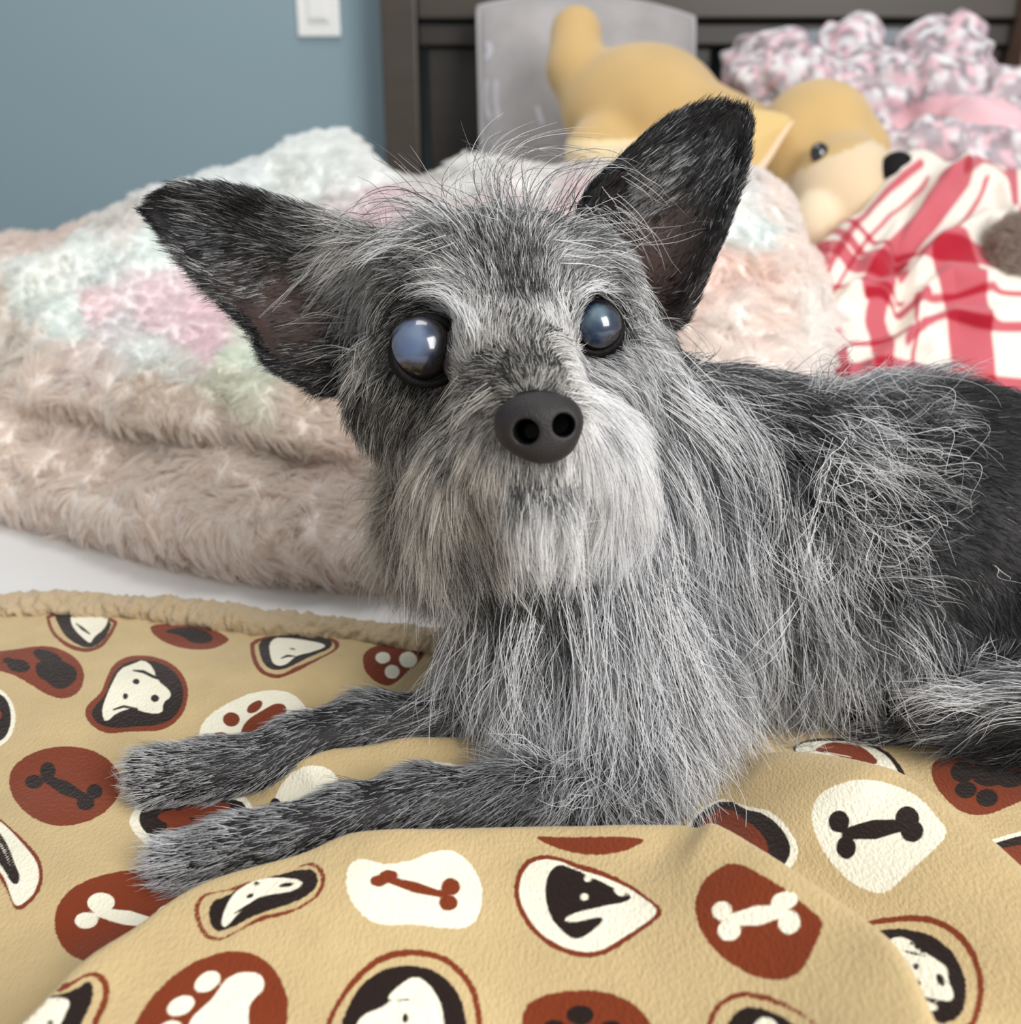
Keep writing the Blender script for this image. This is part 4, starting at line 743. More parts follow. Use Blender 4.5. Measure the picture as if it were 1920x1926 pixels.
# neck, chest, trunk, haunch
D.cap(w(985, 900, .450), w(1090, 1150, .458), .043, .050, .03); D.ell(w(820, 960, .490), (.026, .042, .028), .02); D.ell(w(1120, 1260, .452), (.052, .062, .042), .03)
D.cap(w(1080, 760, .462), w(1330, 960, .498), .045, .060, .03); D.ell(w(1330, 1060, .495), (.058, .075, .052), .03)
D.cap(w(1390, 985, .500), w(1760, 1000, .522), .064, .070, .03); D.cap(w(1760, 1000, .522), w(2060, 1040, .535), .070, .070, .03)
D.ell(w(1600, 1180, .49), (.07, .05, .05), .03); D.ell(w(1985, 1180, .48), (.05, .062, .05), .02)
# hind foot, folded hind leg, tail
D.cap(w(1650, 1382, .447), w(1850, 1375, .452), .009, .013, .01); D.cap(w(1850, 1375, .452), w(2010, 1260, .455), .013, .03, .015)
for yy in (1372, 1385, 1398): D.cap(w(1625, yy, .445), w(1665, yy, .446), .0052, .006, .004)
D.cap(w(1800, 1365, .424), w(1930, 1350, .428), .010, .016, .004); D.cap(w(1930, 1350, .428), w(2080, 1280, .45), .016, .024, .012)
# forelegs: far one then near one, with elbows, wrists and toes
def leg(pts, k=.010):
    for a, b in zip(pts, pts[1:]): D.cap(w(*a[:3]), w(*b[:3]), a[3], b[3], k)
leg([(310, 1452, .405, .0105), (400, 1450, .409, .0115), (480, 1436, .413, .0098), (560, 1400, .425, .0110), (690, 1362, .438, .0125), (860, 1362, .450, .015), (985, 1200, .462, .030)])
leg([(365, 1618, .361, .0095), (440, 1600, .363, .0112), (540, 1576, .366, .0098), (650, 1540, .375, .0108), (790, 1512, .385, .0125), (960, 1518, .391, .0150), (1150, 1520, .400, .0190), (1230, 1270, .445, .034)])
for (x, y, d) in ((268, 1432, .404), (262, 1455, .402), (268, 1478, .400), (285, 1496, .399)): D.cap(w(x, y, d), w(x + 60, y - 6 + (1452 - y) * .3, d + .002), .0056, .006, .004)
for (x, y, d) in ((312, 1600, .362), (308, 1620, .360), (318, 1642, .358), (345, 1660, .357)): D.cap(w(x, y, d), w(x + 62, y - 10 + (1618 - y) * .3, d + .002), .0056, .006, .004)
# ears: thin cupped sheets
def ear_sheet(Lp, Rp, rec, th, base_in, n=70, m=46, fold=.0):
    L_ = crspline(np.array(Lp, float), n); R_ = crspline(np.array(Rp, float), n); t = np.linspace(0, 1, n)[:, None]; s = np.linspace(0, 1, m)[None, :]
    P = L_[:, None] * (1 - s[..., None]) + R_[:, None] * s[..., None]; r = rec * (1 - t) ** .7 * (4 * s * (1 - s)) ** .8
    X = W(P[..., 0], P[..., 1], P[..., 2] + r); return X
EAR_R = ear_sheet([(1085, 470, .432), (1092, 415, .428), (1120, 352, .424), (1168, 306, .420), (1228, 250, .418), (1292, 212, .418), (1345, 202, .420), (1400, 210, .424)],
                  [(1205, 640, .440), (1258, 620, .438), (1296, 575, .436), (1327, 505, .434), (1362, 430, .432), (1388, 350, .430), (1404, 285, .427), (1410, 225, .425)], .020, .002, 0)
EAR_L = ear_sheet([(720, 455, .425), (655, 438, .422), (580, 402, .420), (500, 374, .420), (430, 357, .422), (350, 352, .426), (300, 366, .430), (274, 394, .434)],
                  [(700, 730, .432), (620, 722, .430), (562, 706, .428), (512, 676, .428), (476, 618, .430), (408, 550, .432), (338, 472, .434), (280, 408, .435)], .022, .002, 0)
for X in (EAR_R, EAR_L):
    n_, m_ = X.shape[:2]
    for i in range(0, n_):
        rr = .0034 - .0016 * i / n_
        for j in range(0, m_, 1 if i < 50 else 3): D.ell(X[i, j], (rr, rr, rr), 0)
D.floor(.003)
DV, DQ = D.nets(); DV = smooth_mesh(DV, DQ, 3); DN = vnormals(DV, DQ)
dbv = bvh_of(DV, DQ)
def on_body(px, py):
    d_ = unit(W(px, py, 1.) - CAM); h = dbv.ray_cast(Vector(CAM), Vector(d_)); return None if h[0] is None else (np.array(h[0]), np.array(h[1]))
# skin colour, mostly hidden by the coat
earmask = np.zeros(len(DV)); kd = KDTree(EAR_R.reshape(-1, 3).shape[0] // 7 * 2 + 20)
pts_e = np.concatenate([EAR_R.reshape(-1, 3)[::7], EAR_L.reshape(-1, 3)[::7]]); kd = KDTree(len(pts_e)); [kd.insert(p, i) for i, p in enumerate(pts_e.tolist())]; kd.balance()
cand = np.where(DV[:, 2] > .12)[0]; earmask[cand] = [kd.find(p)[2] < .0065 for p in DV[cand].tolist()]
skin = np.tile(lin(24, 22, 23), (len(DV), 1)); pxD = pix(DV)
muz = np.exp(-(((pxD[:, 0] - 1010) / 170) ** 2 + ((pxD[:, 1] - 890) / 85) ** 2)) * (pxD[:, 2] < .42); skin = skin * (1 - muz[:, None]) + np.array(lin(118, 114, 112)) * muz[:, None]
skin = skin * (1 - (muz ** 2)[:, None]) + np.array(lin(176, 172, 168)) * (muz ** 2)[:, None]; ml = np.exp(-(((pxD[:, 0] - 1022) / 75) ** 2 + ((pxD[:, 1] - 914) / 11) ** 2)) * (pxD[:, 2] < .40); skin = skin * (1 - ml[:, None]) + np.array(lin(44, 36, 36)) * ml[:, None]; facing = -(DN @ FWD); inn = (earmask > 0) & (facing > .15)  # ml: shade of the mouth crease painted into the skin colour
innc = np.zeros(len(DV))
for c, s_ in (((1225, 480), (75, 130)), ((560, 560), (150, 110))): innc = np.maximum(innc, np.exp(-(((pxD[:, 0] - c[0]) / s_[0]) ** 2 + ((pxD[:, 1] - c[1]) / s_[1]) ** 2)))
innc = innc * inn; skin = skin * (1 - innc[:, None]) + np.array(lin(74, 58, 53)) * innc[:, None]; skin[(earmask > 0) & (innc < .05)] = lin(26, 24, 26)
dme = mesh('dog_body', DV, DQ); col_attr(dme, 'skin_color', skin)
link('body', dme, mat('dog_skin', rough=.6, spec=.25, attr='skin_color', bump=(500, .3, .0008)), dog)
# ---- eyes
def eye(cx, cy, d, r, ctr, blobs, base, lidr, lid_ax):
    c = w(cx, cy, d); V_, q = None, None
    o, q = sphere('eye', c, (r, r, r), None, dog, seg=128); me = o.data
    # q: unit sphere coords (right, up, forward); forward negative faces the camera
    P = np.stack([q[:, 0], q[:, 1]], 1); colr = np.tile(lin(*base), (len(q), 1)); nn = vnoise(q * .5, .16, 81) * .5 + vnoise(q * .5, .07, 82) * .5
    for (bx, by, br, bc, soft, amp) in blobs:
        dist = np.hypot(P[:, 0] - bx, P[:, 1] - by) + .10 * nn; a = np.clip((br + soft - dist) / (2 * soft), 0, 1)[:, None] * amp; a = a * (q[:, 2] < .2)[:, None]
        colr = colr * (1 - a) + np.array(lin(*bc)) * a
    col_attr(me, 'eye_color', colr); me.materials.append(mat('eye_cornea', rough=.25, spec=.5, attr='eye_color', coat=1., coat_r=.02)); return o
eye(795, 657, .3885, .0132, None, [(0, 0, .93, (22, 17, 18), .06, 1), (-.22, .10, .66, (50, 62, 88), .14, 1), (-.28, .12, .50, (88, 104, 130), .16, .9), (-.1, .30, .22, (108, 122, 144), .14, .6), (-.35, -.12, .25, (76, 94, 132), .15, .7)], (30, 20, 20), None, None)['label'] = 'bulging eye with a cloudy blue-grey lens'
eye(1121, 615, .4035, .0106, None, [(0, 0, .96, (24, 18, 20), .06, 1), (-.02, .02, .74, (30, 44, 64), .10, 1), (.02, .30, .34, (104, 126, 138), .12, .75), (-.38, .0, .26, (84, 104, 118), .12, .6), (.0, -.30, .4, (24, 44, 74), .18, .7)], (26, 18, 18), None, None)['label'] = 'eye with a dark navy clouded lens'
m_lid = mat('eyelid_skin', lin(12, 9, 9), .6, .15, bump=(900, .6, .0006))
def ring(name, cx, cy, d, rx, ry, th, rot=0, yaw=0, n=72):
    a = np.arange(n) / n * 2 * math.pi; c, s_ = math.cos(math.radians(rot)), math.sin(math.radians(rot)); x = rx * np.cos(a); y = ry * np.sin(a); X = x * c - y * s_; Y = x * s_ + y * c
    P = W(cx + X, cy + Y, d + yaw * X); return tube(name, P, th * (1 + .15 * np.sin(a * 3)), m_lid, dog, closed=True, nc=12)
ring('eyelid', 803, 661, .3838, 65, 62, .0019, 0, .00001); ring('eyelid', 1121, 616, .4000, 48, 48, .0014, 0, .00003)
# tear-wet inner corners
for (x, y, d, rr) in ((852, 668, .3835, (.0050, .0105, .0045)), (1080, 622, .399, (.0028, .0045, .003))):
    sphere('tear_duct', w(x, y, d), rr, mat('tear_duct_skin', lin(34, 20, 20), .2, .6), dog, seg=24)
# ---- nose with real nostrils
nc = w(1010, 800, .331); s = SDF(nc - .026, nc + .026, .0006)
def nw(x, y, dd=0): return w(x, y, .331 + dd)
s.ell(nw(1012, 790), (.0138, .0092, .0100), .004); s.ell(nw(975, 808, .001), (.0072, .0075, .0080), .004); s.ell(nw(1058, 798, .000), (.0060, .0080, .0080), .004); s.ell(nw(1022, 835, .000), (.0095, .0065, .0075), .004)
s.cap(nw(986, 814, -.012), nw(998, 806, .006), .0041, .0036, .0016, True); s.cap(nw(1063, 800, -.012), nw(1050, 798, .006), .0037, .0033, .0014, True)
s.cap(nw(968, 822, -.010), nw(984, 816, -.004), .0013, .0016, .001, True); s.cap(nw(1026, 790, -.0118), nw(1023, 872, -.0092), .0009, .0013, .0016, True)
NV, NQ = s.nets(); NV = smooth_mesh(NV, NQ, 3); ncol = np.tile(lin(38, 34, 35), (len(NV), 1)); qn = pix(NV)
for a_, b_, r_n in ((nw(986, 814, -.012), nw(998, 806, .006), .0042), (nw(1063, 800, -.012), nw(1050, 798, .006), .0038)):
    ab_ = b_ - a_; t_ = np.clip(((NV - a_) @ ab_) / (ab_ @ ab_), 0, 1); ds_ = np.linalg.norm(NV - a_ - t_[:, None] * ab_, axis=1); ncol[(ds_ < r_n * 1.03) & (t_ > .22)] = lin(5, 4, 4)
nme = mesh('dog_nose', NV, NQ); col_attr(nme, 'nose_color', ncol); link('nose', nme, mat('nose_leather', rough=.5, spec=.35, bump=(1600, .7, .0005), attr='nose_color'), dog)['label'] = 'damp dark nose with two round nostrils'
nbv = bvh_of(NV, NQ)
# ---- coat guides: photo x, y, hair direction dx, dy, length mm, lift, lightness, warmth, density, curl, clump, region
G_ = [
 # forehead and crown
 (950, 620, -.05, -1, 9, .25, .52, .3, 1, .15, .5, 'h'), (1000, 560, .05, -1, 9, .25, .24, .2, 1, .15, .5, 'h'), (960, 500, -.1, -1, 9, .3, .38, .2, 1, .2, .6, 'h'), (880, 600, -.35, -1, 9, .25, .92, .2, 1, .15, .6, 'h'), (905, 650, -.25, -1, 8, .25, .85, .3, 1, .15, .5, 'h'),
 (1045, 600, .1, -1, 9, .25, .85, .2, 1, .15, .6, 'h'), (1060, 545, .3, -1, 10, .25, .6, .2, 1, .2, .6, 'h'), (850, 540, -.8, -.5, 13, .25, .80, .2, 1, .2, .7, 'h'), (900, 470, -.4, -1, 10, .35, .45, .2, 1, .2, .7, 'h'), (800, 500, -1, -.1, 18, .2, .26, .25, 1, .2, .8, 'h'),
 (780, 560, -1, .2, 12, .2, .14, .3, 1, .15, .7, 'h'), (740, 600, -.8, .7, 12, .2, .28, .35, 1, .2, .7, 'h'), (700, 560, -.5, .9, 22, .3, .62, .3, 1, .2, .8, 'h'), (700, 480, -.8, .7, 28, .3, .66, .25, 1, .2, .8, 'h'), (780, 440, -1, .3, 22, .25, .72, .2, 1, .2, .8, 'h'),
 (860, 410, -.6, -.6, 9, .4, .55, .15, 1, .25, .7, 'h'), (950, 400, 0, -1, 7, .45, .55, .1, 1, .25, .7, 'h'), (1040, 410, .4, -.9, 7, .4, .60, .1, 1, .25, .7, 'h'), (1100, 450, .9, -.3, 14, .3, .42, .1, 1, .2, .7, 'h'), (1150, 500, .9, .3, 14, .25, .40, .1, 1, .2, .7, 'h'),
 (1080, 500, .7, -.5, 12, .3, .60, .1, 1, .2, .6, 'h'), (1130, 545, .9, -.1, 9, .2, .70, .1, 1, .15, .6, 'h'), (1190, 560, .8, .6, 13, .25, .50, .1, 1, .2, .7, 'h'), (1195, 640, .6, .9, 14, .3, .72, .1, 1, .2, .7, 'h'),
 # around the eyes and cheeks
 (700, 660, -.3, 1, 15, .25, .42, .5, 1, .2, .7, 'h'), (690, 740, -.3, 1, 18, .3, .24, .5, 1, .2, .7, 'h'), (760, 740, -.5, .9, 12, .25, .32, .5, 1, .2, .6, 'h'), (840, 740, -.7, .8, 11, .2, .45, .5, 1, .15, .6, 'h'), (760, 830, -.3, 1, 20, .3, .5, .5, 1, .2, .7, 'h'),
 (900, 700, -.9, -.2, 9, .2, .42, .4, 1, .15, .5, 'h'), (1075, 665, .7, .2, 8, .2, .88, .2, 1, .15, .5, 'h'), (1140, 690, .8, .6, 12, .25, .82, .1, 1, .2, .6, 'h'), (1190, 730, .6, .9, 18, .3, .68, .05, 1, .2, .7, 'h'),
 # muzzle
 (985, 700, -.3, -.9, 6, .2, .40, .5, 1, .1, .4, 'h'), (1030, 715, .3, -.9, 6, .2, .55, .4, 1, .1, .4, 'h'), (935, 740, -.9, .0, 8, .2, .40, .5, 1, .1, .5, 'h'), (880, 780, -.8, .7, 14, .25, .55, .5, 1, .15, .6, 'h'), (900, 840, -.6, .9, 17, .25, .72, .5, 1, .15, .6, 'b'),
 (1095, 740, .9, .2, 10, .2, .92, .15, 1, .1, .5, 'h'), (1130, 780, .8, .8, 17, .25, .96, .1, 1, .15, .6, 'b'), (1120, 850, .5, 1, 22, .25, .97, .1, 1, .15, .6, 'b'), (940, 890, -.3, 1, 13, .25, .80, .35, 1, .12, .5, 'b'),
 (975, 908, 0, 1, 6, .35, .30, .2, 1, .1, .4, 'h'), (1020, 914, 0, 1, 6, .35, .24, .2, 1, .1, .4, 'h'), (1070, 908, 0, 1, 6, .35, .4, .2, 1, .1, .4, 'h'),  # dark hairs paint the shade along the mouth crease
 (985, 890, -.1, 1, 9, .3, .62, .3, 1, .1, .4, 'h'), (1030, 892, .05, 1, 9, .3, .58, .2, 1, .1, .4, 'h'), (1075, 880, .3, 1, 9, .2, .85, .2, 1, .1, .5, 'h'),
 # beard
 (830, 850, -.3, 1, 30, .25, .72, .5, 1, .2, .9, 'b'), (800, 900, -.1, 1, 40, .25, .66, .5, 1, .2, .9, 'b'), (870, 920, 0, 1, 38, .2, .74, .45, 1, .2, .9, 'b'), (960, 950, -.1, 1, 26, .2, .86, .2, 1, .2, .7, 'b'), (1020, 950, 0, 1, 24, .2, .92, .15, 1, .2, .7, 'b'), (1080, 930, .2, 1, 30, .2, .92, .1, 1, .2, .8, 'b'),
 (1160, 850, .35, 1, 36, .25, .95, .08, 1, .2, .9, 'b'), (1180, 900, .1, 1, 38, .25, .92, .08, 1, .2, .9, 'b'), (900, 1000, -.1, 1, 26, .25, .42, .3, 1, .2, .8, 'b'), (1000, 1000, .05, 1, 24, .25, .50, .15, 1, .2, .8, 'b'), (1100, 1000, .1, 1, 26, .25, .72, .05, 1, .2, .8, 'b'),  # lowest middle guides darkened, painting the shadow gap under the chin
 # throat, chest and mane
 (735, 900, -.6, .9, 28, .5, .68, .7, .55, .5, .6, 'c'), (740, 1000, -.4, 1, 30, .5, .70, .6, .55, .5, .6, 'c'), (790, 1070, -.3, 1, 28, .4, .66, .5, .6, .5, .6, 'c'),
 (850, 1040, -.2, 1, 32, .3, .60, .35, 1, .3, .9, 'c'), (930, 1100, 0, 1, 22, .3, .22, .2, 1, .3, .8, 'c'), (1030, 1100, .05, 1, 26, .3, .36, .1, 1, .3, .8, 'c'), (900, 1200, -.3, 1, 34, .35, .68, .15, 1, .35, .9, 'c'), (1000, 1200, -.1, 1, 40, .3, .66, .1, 1, .35, .9, 'c'), (1120, 1150, .1, 1, 38, .3, .68, .0, 1, .35, .9, 'c'),  # throat guides darkened to paint the shadow gap below the beard
 (900, 1320, -.2, 1, 30, .35, .58, .15, 1, .4, .9, 'c'), (1020, 1320, 0, 1, 38, .3, .62, .05, 1, .4, .9, 'c'), (1150, 1320, .05, 1, 42, .3, .68, .0, 1, .4, .9, 'c'), (1100, 1430, .1, 1, 32, .35, .52, .0, 1, .5, .9, 'c'), (1250, 1350, .25, 1, 42, .3, .75, .0, 1, .4, .9, 'c'), (1350, 1400, .35, 1, 38, .3, .82, .1, 1, .4, .9, 'c'), (1200, 1480, .2, 1, 26, .35, .50, .0, 1, .5, .9, 'c'),
 (1240, 720, .6, .8, 26, .3, .60, .0, 1, .3, .8, 'c'), (1260, 850, .5, 1, 32, .3, .60, .0, 1, .3, .8, 'c'), (1240, 1000, .35, 1, 36, .3, .64, .0, 1, .3, .9, 'c'), (1330, 780, .8, .8, 32, .3, .58, .0, 1, .3, .8, 'c'), (1360, 900, .4, 1, 34, .3, .56, .0, 1, .35, .9, 'c'), (1330, 1050, .25, 1, 36, .3, .60, .0, 1, .35, .9, 'c'), (1380, 1200, .2, 1, 40, .3, .58, .0, 1, .4, .9, 'c'), (1300, 1200, .2, 1, 40, .3, .66, .0, 1, .4, .9, 'c'),
 (1400, 700, .9, -.3, 26, .4, .22, .0, 1, .3, .7, 'c'), (1450, 780, .7, .7, 26, .3, .14, .0, 1, .3, .8, 'c'), (1460, 900, .1, 1, 26, .3, .14, .0, 1, .4, .9, 'c'),
 # flank
 (1560, 720, .7, -.6, 26, .45, .36, .0, 1, .4, .8, 'c'), (1640, 730, .9, -.4, 26, .4, .44, .0, 1, .4, .8, 'c'), (1560, 820, .3, .4, 28, .45, .22, .0, 1, .6, .9, 'c'), (1660, 830, .9, .1, 32, .4, .20, .0, 1, .7, 1, 'c'), (1560, 950, .4, .9, 30, .4, .18, .0, 1, .6, 1, 'c'), (1670, 950, .9, .4, 30, .4, .14, .0, 1, .7, 1, 'c'),
 (1520, 1080, .1, 1, 36, .35, .30, .0, 1, .4, 1, 'c'), (1620, 1100, .5, .8, 26, .35, .24, .05, 1, .5, .9, 'c'), (1500, 1220, .15, 1, 40, .35, .36, .0, 1, .4, 1, 'c'), (1620, 1230, .2, 1, 34, .35, .44, .05, 1, .4, .9, 'c'), (1720, 1200, .3, 1, 26, .3, .34, .05, 1, .4, .8, 'c'), (1500, 1330, .2, 1, 28, .3, .42, .2, 1, .4, .9, 'c'), (1660, 1330, .3, .8, 18, .3, .30, .25, 1, .4, .7, 'c'),
 (1760, 750, 1, .1, 16, .25, .10, .0, 1, .25, .6, 'c'), (1850, 760, 1, .1, 12, .2, .03, .0, 1, .2, .5, 'c'), (1900, 850, 1, .2, 12, .2, .03, .0, 1, .2, .5, 'c'), (1780, 880, 1, .2, 18, .3, .10, .0, 1, .4, .7, 'c'), (1800, 1000, .9, .4, 14, .25, .05, .0, 1, .25, .6, 'c'), (1900, 1000, .9, .4, 12, .2, .03, .0, 1, .2, .5, 'c'), (1800, 1120, .6, .8, 16, .25, .16, .05, 1, .25, .6, 'c'), (1890, 1150, .4, .9, 16, .25, .12, .0, 1, .25, .6, 'c'), (1890, 1230, -.8, .5, 22, .3, .32, .0, 1, .25, .7, 'c'),
 # tail and hind foot
 (1800, 1345, -1, -.15, 26, .3, .42, .0, 1, .25, .9, 't'), (1880, 1330, -1, -.2, 34, .35, .50, .0, 1, .25, .9, 't'), (1860, 1380, -1, .15, 24, .25, .12, .0, 1, .25, .8, 't'), (1900, 1400, -.9, .3, 20, .25, .05, .0, 1, .2, .7, 't'), (1680, 1375, -1, .1, 9, .2, .42, .2, 1, .15, .5, 'l'), (1640, 1385, -1, .05, 8, .2, .50, .2, 1, .15, .5, 'l'), (1740, 1385, -1, .1, 10, .2, .25, .1, 1, .15, .5, 'l'),
 # forelegs
 (280, 1455, -1, .05, 9, .35, .72, .1, 1, .12, .5, 'l'), (340, 1445, -1, .1, 10, .25, .62, .1, 1, .12, .5, 'l'), (430, 1445, -1, .2, 10, .2, .44, .05, 1, .12, .5, 'l'), (560, 1400, -.9, .45, 10, .2, .46, .0, 1, .12, .5, 'l'), (680, 1350, -1, .25, 10, .2, .42, .0, 1, .12, .5, 'l'), (800, 1355, -1, .2, 12, .2, .34, .05, 1, .15, .6, 'l'),
 (330, 1620, -1, .15, 11, .35, .80, .0, 1, .12, .5, 'l'), (400, 1600, -1, .2, 11, .25, .60, .0, 1, .12, .5, 'l'), (480, 1580, -1, .2, 10, .2, .60, .0, 1, .12, .5, 'l'), (600, 1545, -1, .35, 10, .2, .52, .0, 1, .12, .5, 'l'), (740, 1500, -.9, .5, 11, .2, .46, .0, 1, .12, .5, 'l'), (860, 1500, -.9, .5, 12, .2, .44, .0, 1, .15, .5, 'l'), (980, 1500, -.8, .6, 14, .25, .38, .0, 1, .2, .6, 'l'),
 # ears: inside then rims
 (1300, 260, .5, -.9, 8, .15, .05, .0, 1, .1, .5, 'e'), (1380, 240, .3, -1, 7, .15, .02, .0, 1, .1, .4, 'e'), (1250, 330, .7, -.8, 12, .2, .27, .05, .9, .1, .6, 'e'), (1330, 340, .6, -.9, 11, .2, .25, .1, .9, .1, .6, 'e'), (1200, 380, .6, -.8, 11, .2, .42, .2, .8, .12, .6, 'e'), (1280, 450, .7, -.6, 8, .12, .12, .4, .35, .12, .5, 'e'), (1220, 500, .6, -.8, 8, .12, .10, .5, .25, .12, .5, 'e'), (1330, 440, .5, -.9, 7, .15, .06, .1, .8, .1, .5, 'e'), (1290, 560, .6, -.5, 8, .15, .06, .2, .8, .1, .5, 'e'), (1240, 590, .8, .3, 9, .2, .12, .2, .8, .1, .5, 'e'),
 (1120, 400, .3, -1, 8, .15, .02, .0, 1, .1, .4, 'e'), (1150, 330, .5, -.9, 8, .15, .02, .0, 1, .1, .4, 'e'),
 (300, 390, -1, -.2, 7, .15, .03, .0, 1, .1, .4, 'e'), (380, 400, -.9, -.4, 11, .2, .26, .1, 1, .1, .5, 'e'), (480, 400, -.7, -.7, 10, .15, .12, .1, 1, .1, .5, 'e'), (400, 480, -1, .1, 11, .2, .26, .1, 1, .1, .5, 'e'), (580, 440, -.8, -.6, 12, .18, .32, .15, 1, .1, .5, 'e'), (480, 520, -.9, .2, 10, .2, .28, .2, .8, .1, .5, 'e'), (560, 560, -.9, .1, 9, .12, .10, .4, .35, .12, .5, 'e'), (600, 620, -.9, .2, 9, .12, .08, .5, .35, .12, .5, 'e'), (500, 620, -.9, .4, 8, .15, .04, .1, 1, .1, .5, 'e'), (560, 690, -.8, .5, 9, .15, .05, .1, 1, .1, .5, 'e'), (640, 520, -.9, .3, 16, .25, .32, .35, .8, .15, .7, 'e'), (640, 650, -.9, .4, 14, .2, .22, .4, .8, .15, .6, 'e'), (650, 720, -.6, .8, 14, .2, .10, .3, 1, .15, .6, 'e'),
]
gp3, gd3, gpar, greg = [], [], [], []
for g in G_:
    h = on_body(g[0], g[1])
    if h is None: print('guide miss', g[0], g[1]); continue
    v = g[2] * RIGHT - g[3] * UP; v = v - h[1] * (v @ h[1]) * .8; gp3.append(h[0]); gd3.append(unit(v)); gpar.append(g[4:11]); greg.append(g[11])
gp3, gd3, gpar, greg = np.array(gp3), np.array(gd3), np.array(gpar), np.array(greg)
def interp(P, power=2.2):
    fl = np.zeros((len(P), 3)); par = np.zeros((len(P), 7)); reg = np.zeros(len(P), int)
    for a in range(0, len(P), 20000):
        d2 = ((P[a:a + 20000, None] - gp3[None]) ** 2).sum(-1); wt = 1 / (d2 + 2e-6) ** power; wt /= wt.sum(1, keepdims=True)
        fl[a:a + 20000] = wt @ gd3; par[a:a + 20000] = wt @ gpar; reg[a:a + 20000] = d2.argmin(1)
    return unit(fl), par, greg[reg]
EYES = [(w(795, 657, .3885), .0142), (w(1121, 615, .4035), .0113)]
def keep_clear(P):
    k = np.ones(len(P), bool)
    for c, r in EYES: k &= np.linalg.norm(P - c, axis=1) > r
    q = (P - nc) @ np.array([RIGHT, UP, FWD]).T / [.0135, .0105, .013]; k &= np.linalg.norm(q, axis=1) > 1; k &= P[:, 2] > .004
    return k
DARK, LIGHT, WARM = np.array(lin(16, 16, 18)), np.array(lin(248, 249, 252)), np.array(lin(246, 234, 212))
def hair_color(light, warm, n, contrast=1.0):
    hi = rng.random(n) < (light - .08) * 1.0; v = np.where(hi, .62 + .38 * light, .30 * light) + rng.normal(0, .08, n); v = np.clip(light + (v - light) * np.clip(contrast, 0, 1), 0, 1)[:, None]
    L_ = LIGHT * (1 - warm[:, None]) + WARM * warm[:, None]; dk = DARK * (1 - warm[:, None] * .3) + np.array(lin(60, 48, 40)) * warm[:, None] * .3
    return dk * (1 - v) + L_ * v
m_hair = hair_mat('dog_hair', .4, .022, .42)
NAMES = {'h': 'head_fur', 'b': 'beard', 'c': 'body_coat', 't': 'tail_fur', 'l': 'leg_fur', 'e': 'ear_fur'}
store = {k: [[], [], []] for k in NAMES}
def layer(n, lmul, rad, regs, segs, lightmul=1., lightadd=0., nclump=3000, clumpmul=1., liftadd=0., curlmul=1., contrast=1., minlen=0., dens=1., Q=None):
    r, nn, q, w_ = scatter(DV, DQ if Q is None else Q, n, DN); fl, par, reg = interp(r); sel = keep_clear(r) & np.isin(reg, list(regs)) & (rng.random(n) < par[:, 4] * dens) & (par[:, 0] > minlen) & (r[:, 0] < .335)
    r, nn, fl, par, reg = r[sel], nn[sel], fl[sel], par[sel], reg[sel]; n = len(r)
    if n < 10: return
    L_ = par[:, 0] * .001 * lmul * (.55 + .75 * rng.random(n)); fl = unit(fl + rng.normal(0, .13, (n, 3)))
    P = grow(r - nn * .0006, nn, fl, L_, np.clip(par[:, 1] + liftadd + rng.normal(0, .06, n), .05, .8), par[:, 5] * curlmul, np.clip(L_ * 9, 0, .30), segs)
    P, near = clumpify(P, nclump, np.clip(par[:, 6] * clumpmul, 0, .95), 1.2, .3)
    crand = rng.normal(0, 1, nclump)[near]
    lm = lightmul + (1 - lightmul) * np.clip((par[:, 2] - .72) / .15, 0, 1)
    lt = np.clip(par[:, 2] * lm + lightadd + crand * .10 * contrast, 0, 1); c = hair_color(lt, np.clip(par[:, 3], 0, 1), n, contrast)
    P[:, 1:, 2] = np.maximum(P[:, 1:, 2], .0045)
    # strands are pushed off the eyes
    for cc, rr in EYES:
        v = P - cc; dl = np.linalg.norm(v, axis=-1, keepdims=True); P = np.where(dl < rr * .99, cc + v / np.maximum(dl, 1e-6) * rr * .99, P)
    for k in NAMES:
        m_ = reg == k
        if m_.any():
            if P.shape[1] != 8:   # resample to 8 points
                t = np.linspace(0, P.shape[1] - 1, 8); i0 = np.minimum(t.astype(int), P.shape[1] - 2); f = (t - i0)[None, :, None]; Pk = P[m_][:, i0] * (1 - f) + P[m_][:, i0 + 1] * f
            else: Pk = P[m_]
            store[k][0].append(Pk); store[k][1].append(c[m_]); store[k][2].append(np.full(m_.sum(), rad) * (.7 + .5 * rng.random(m_.sum())))
fcn = DV[DQ].mean(1); fpx = pix(fcn); HEADQ = DQ[(fpx[:, 0] < 1270) & (fpx[:, 1] < 1010) & (fpx[:, 2] < .47) & (-(np.cross(DV[DQ[:, 2]] - DV[DQ[:, 0]], DV[DQ[:, 3]] - DV[DQ[:, 1]]) @ FWD) > -1e-6)]
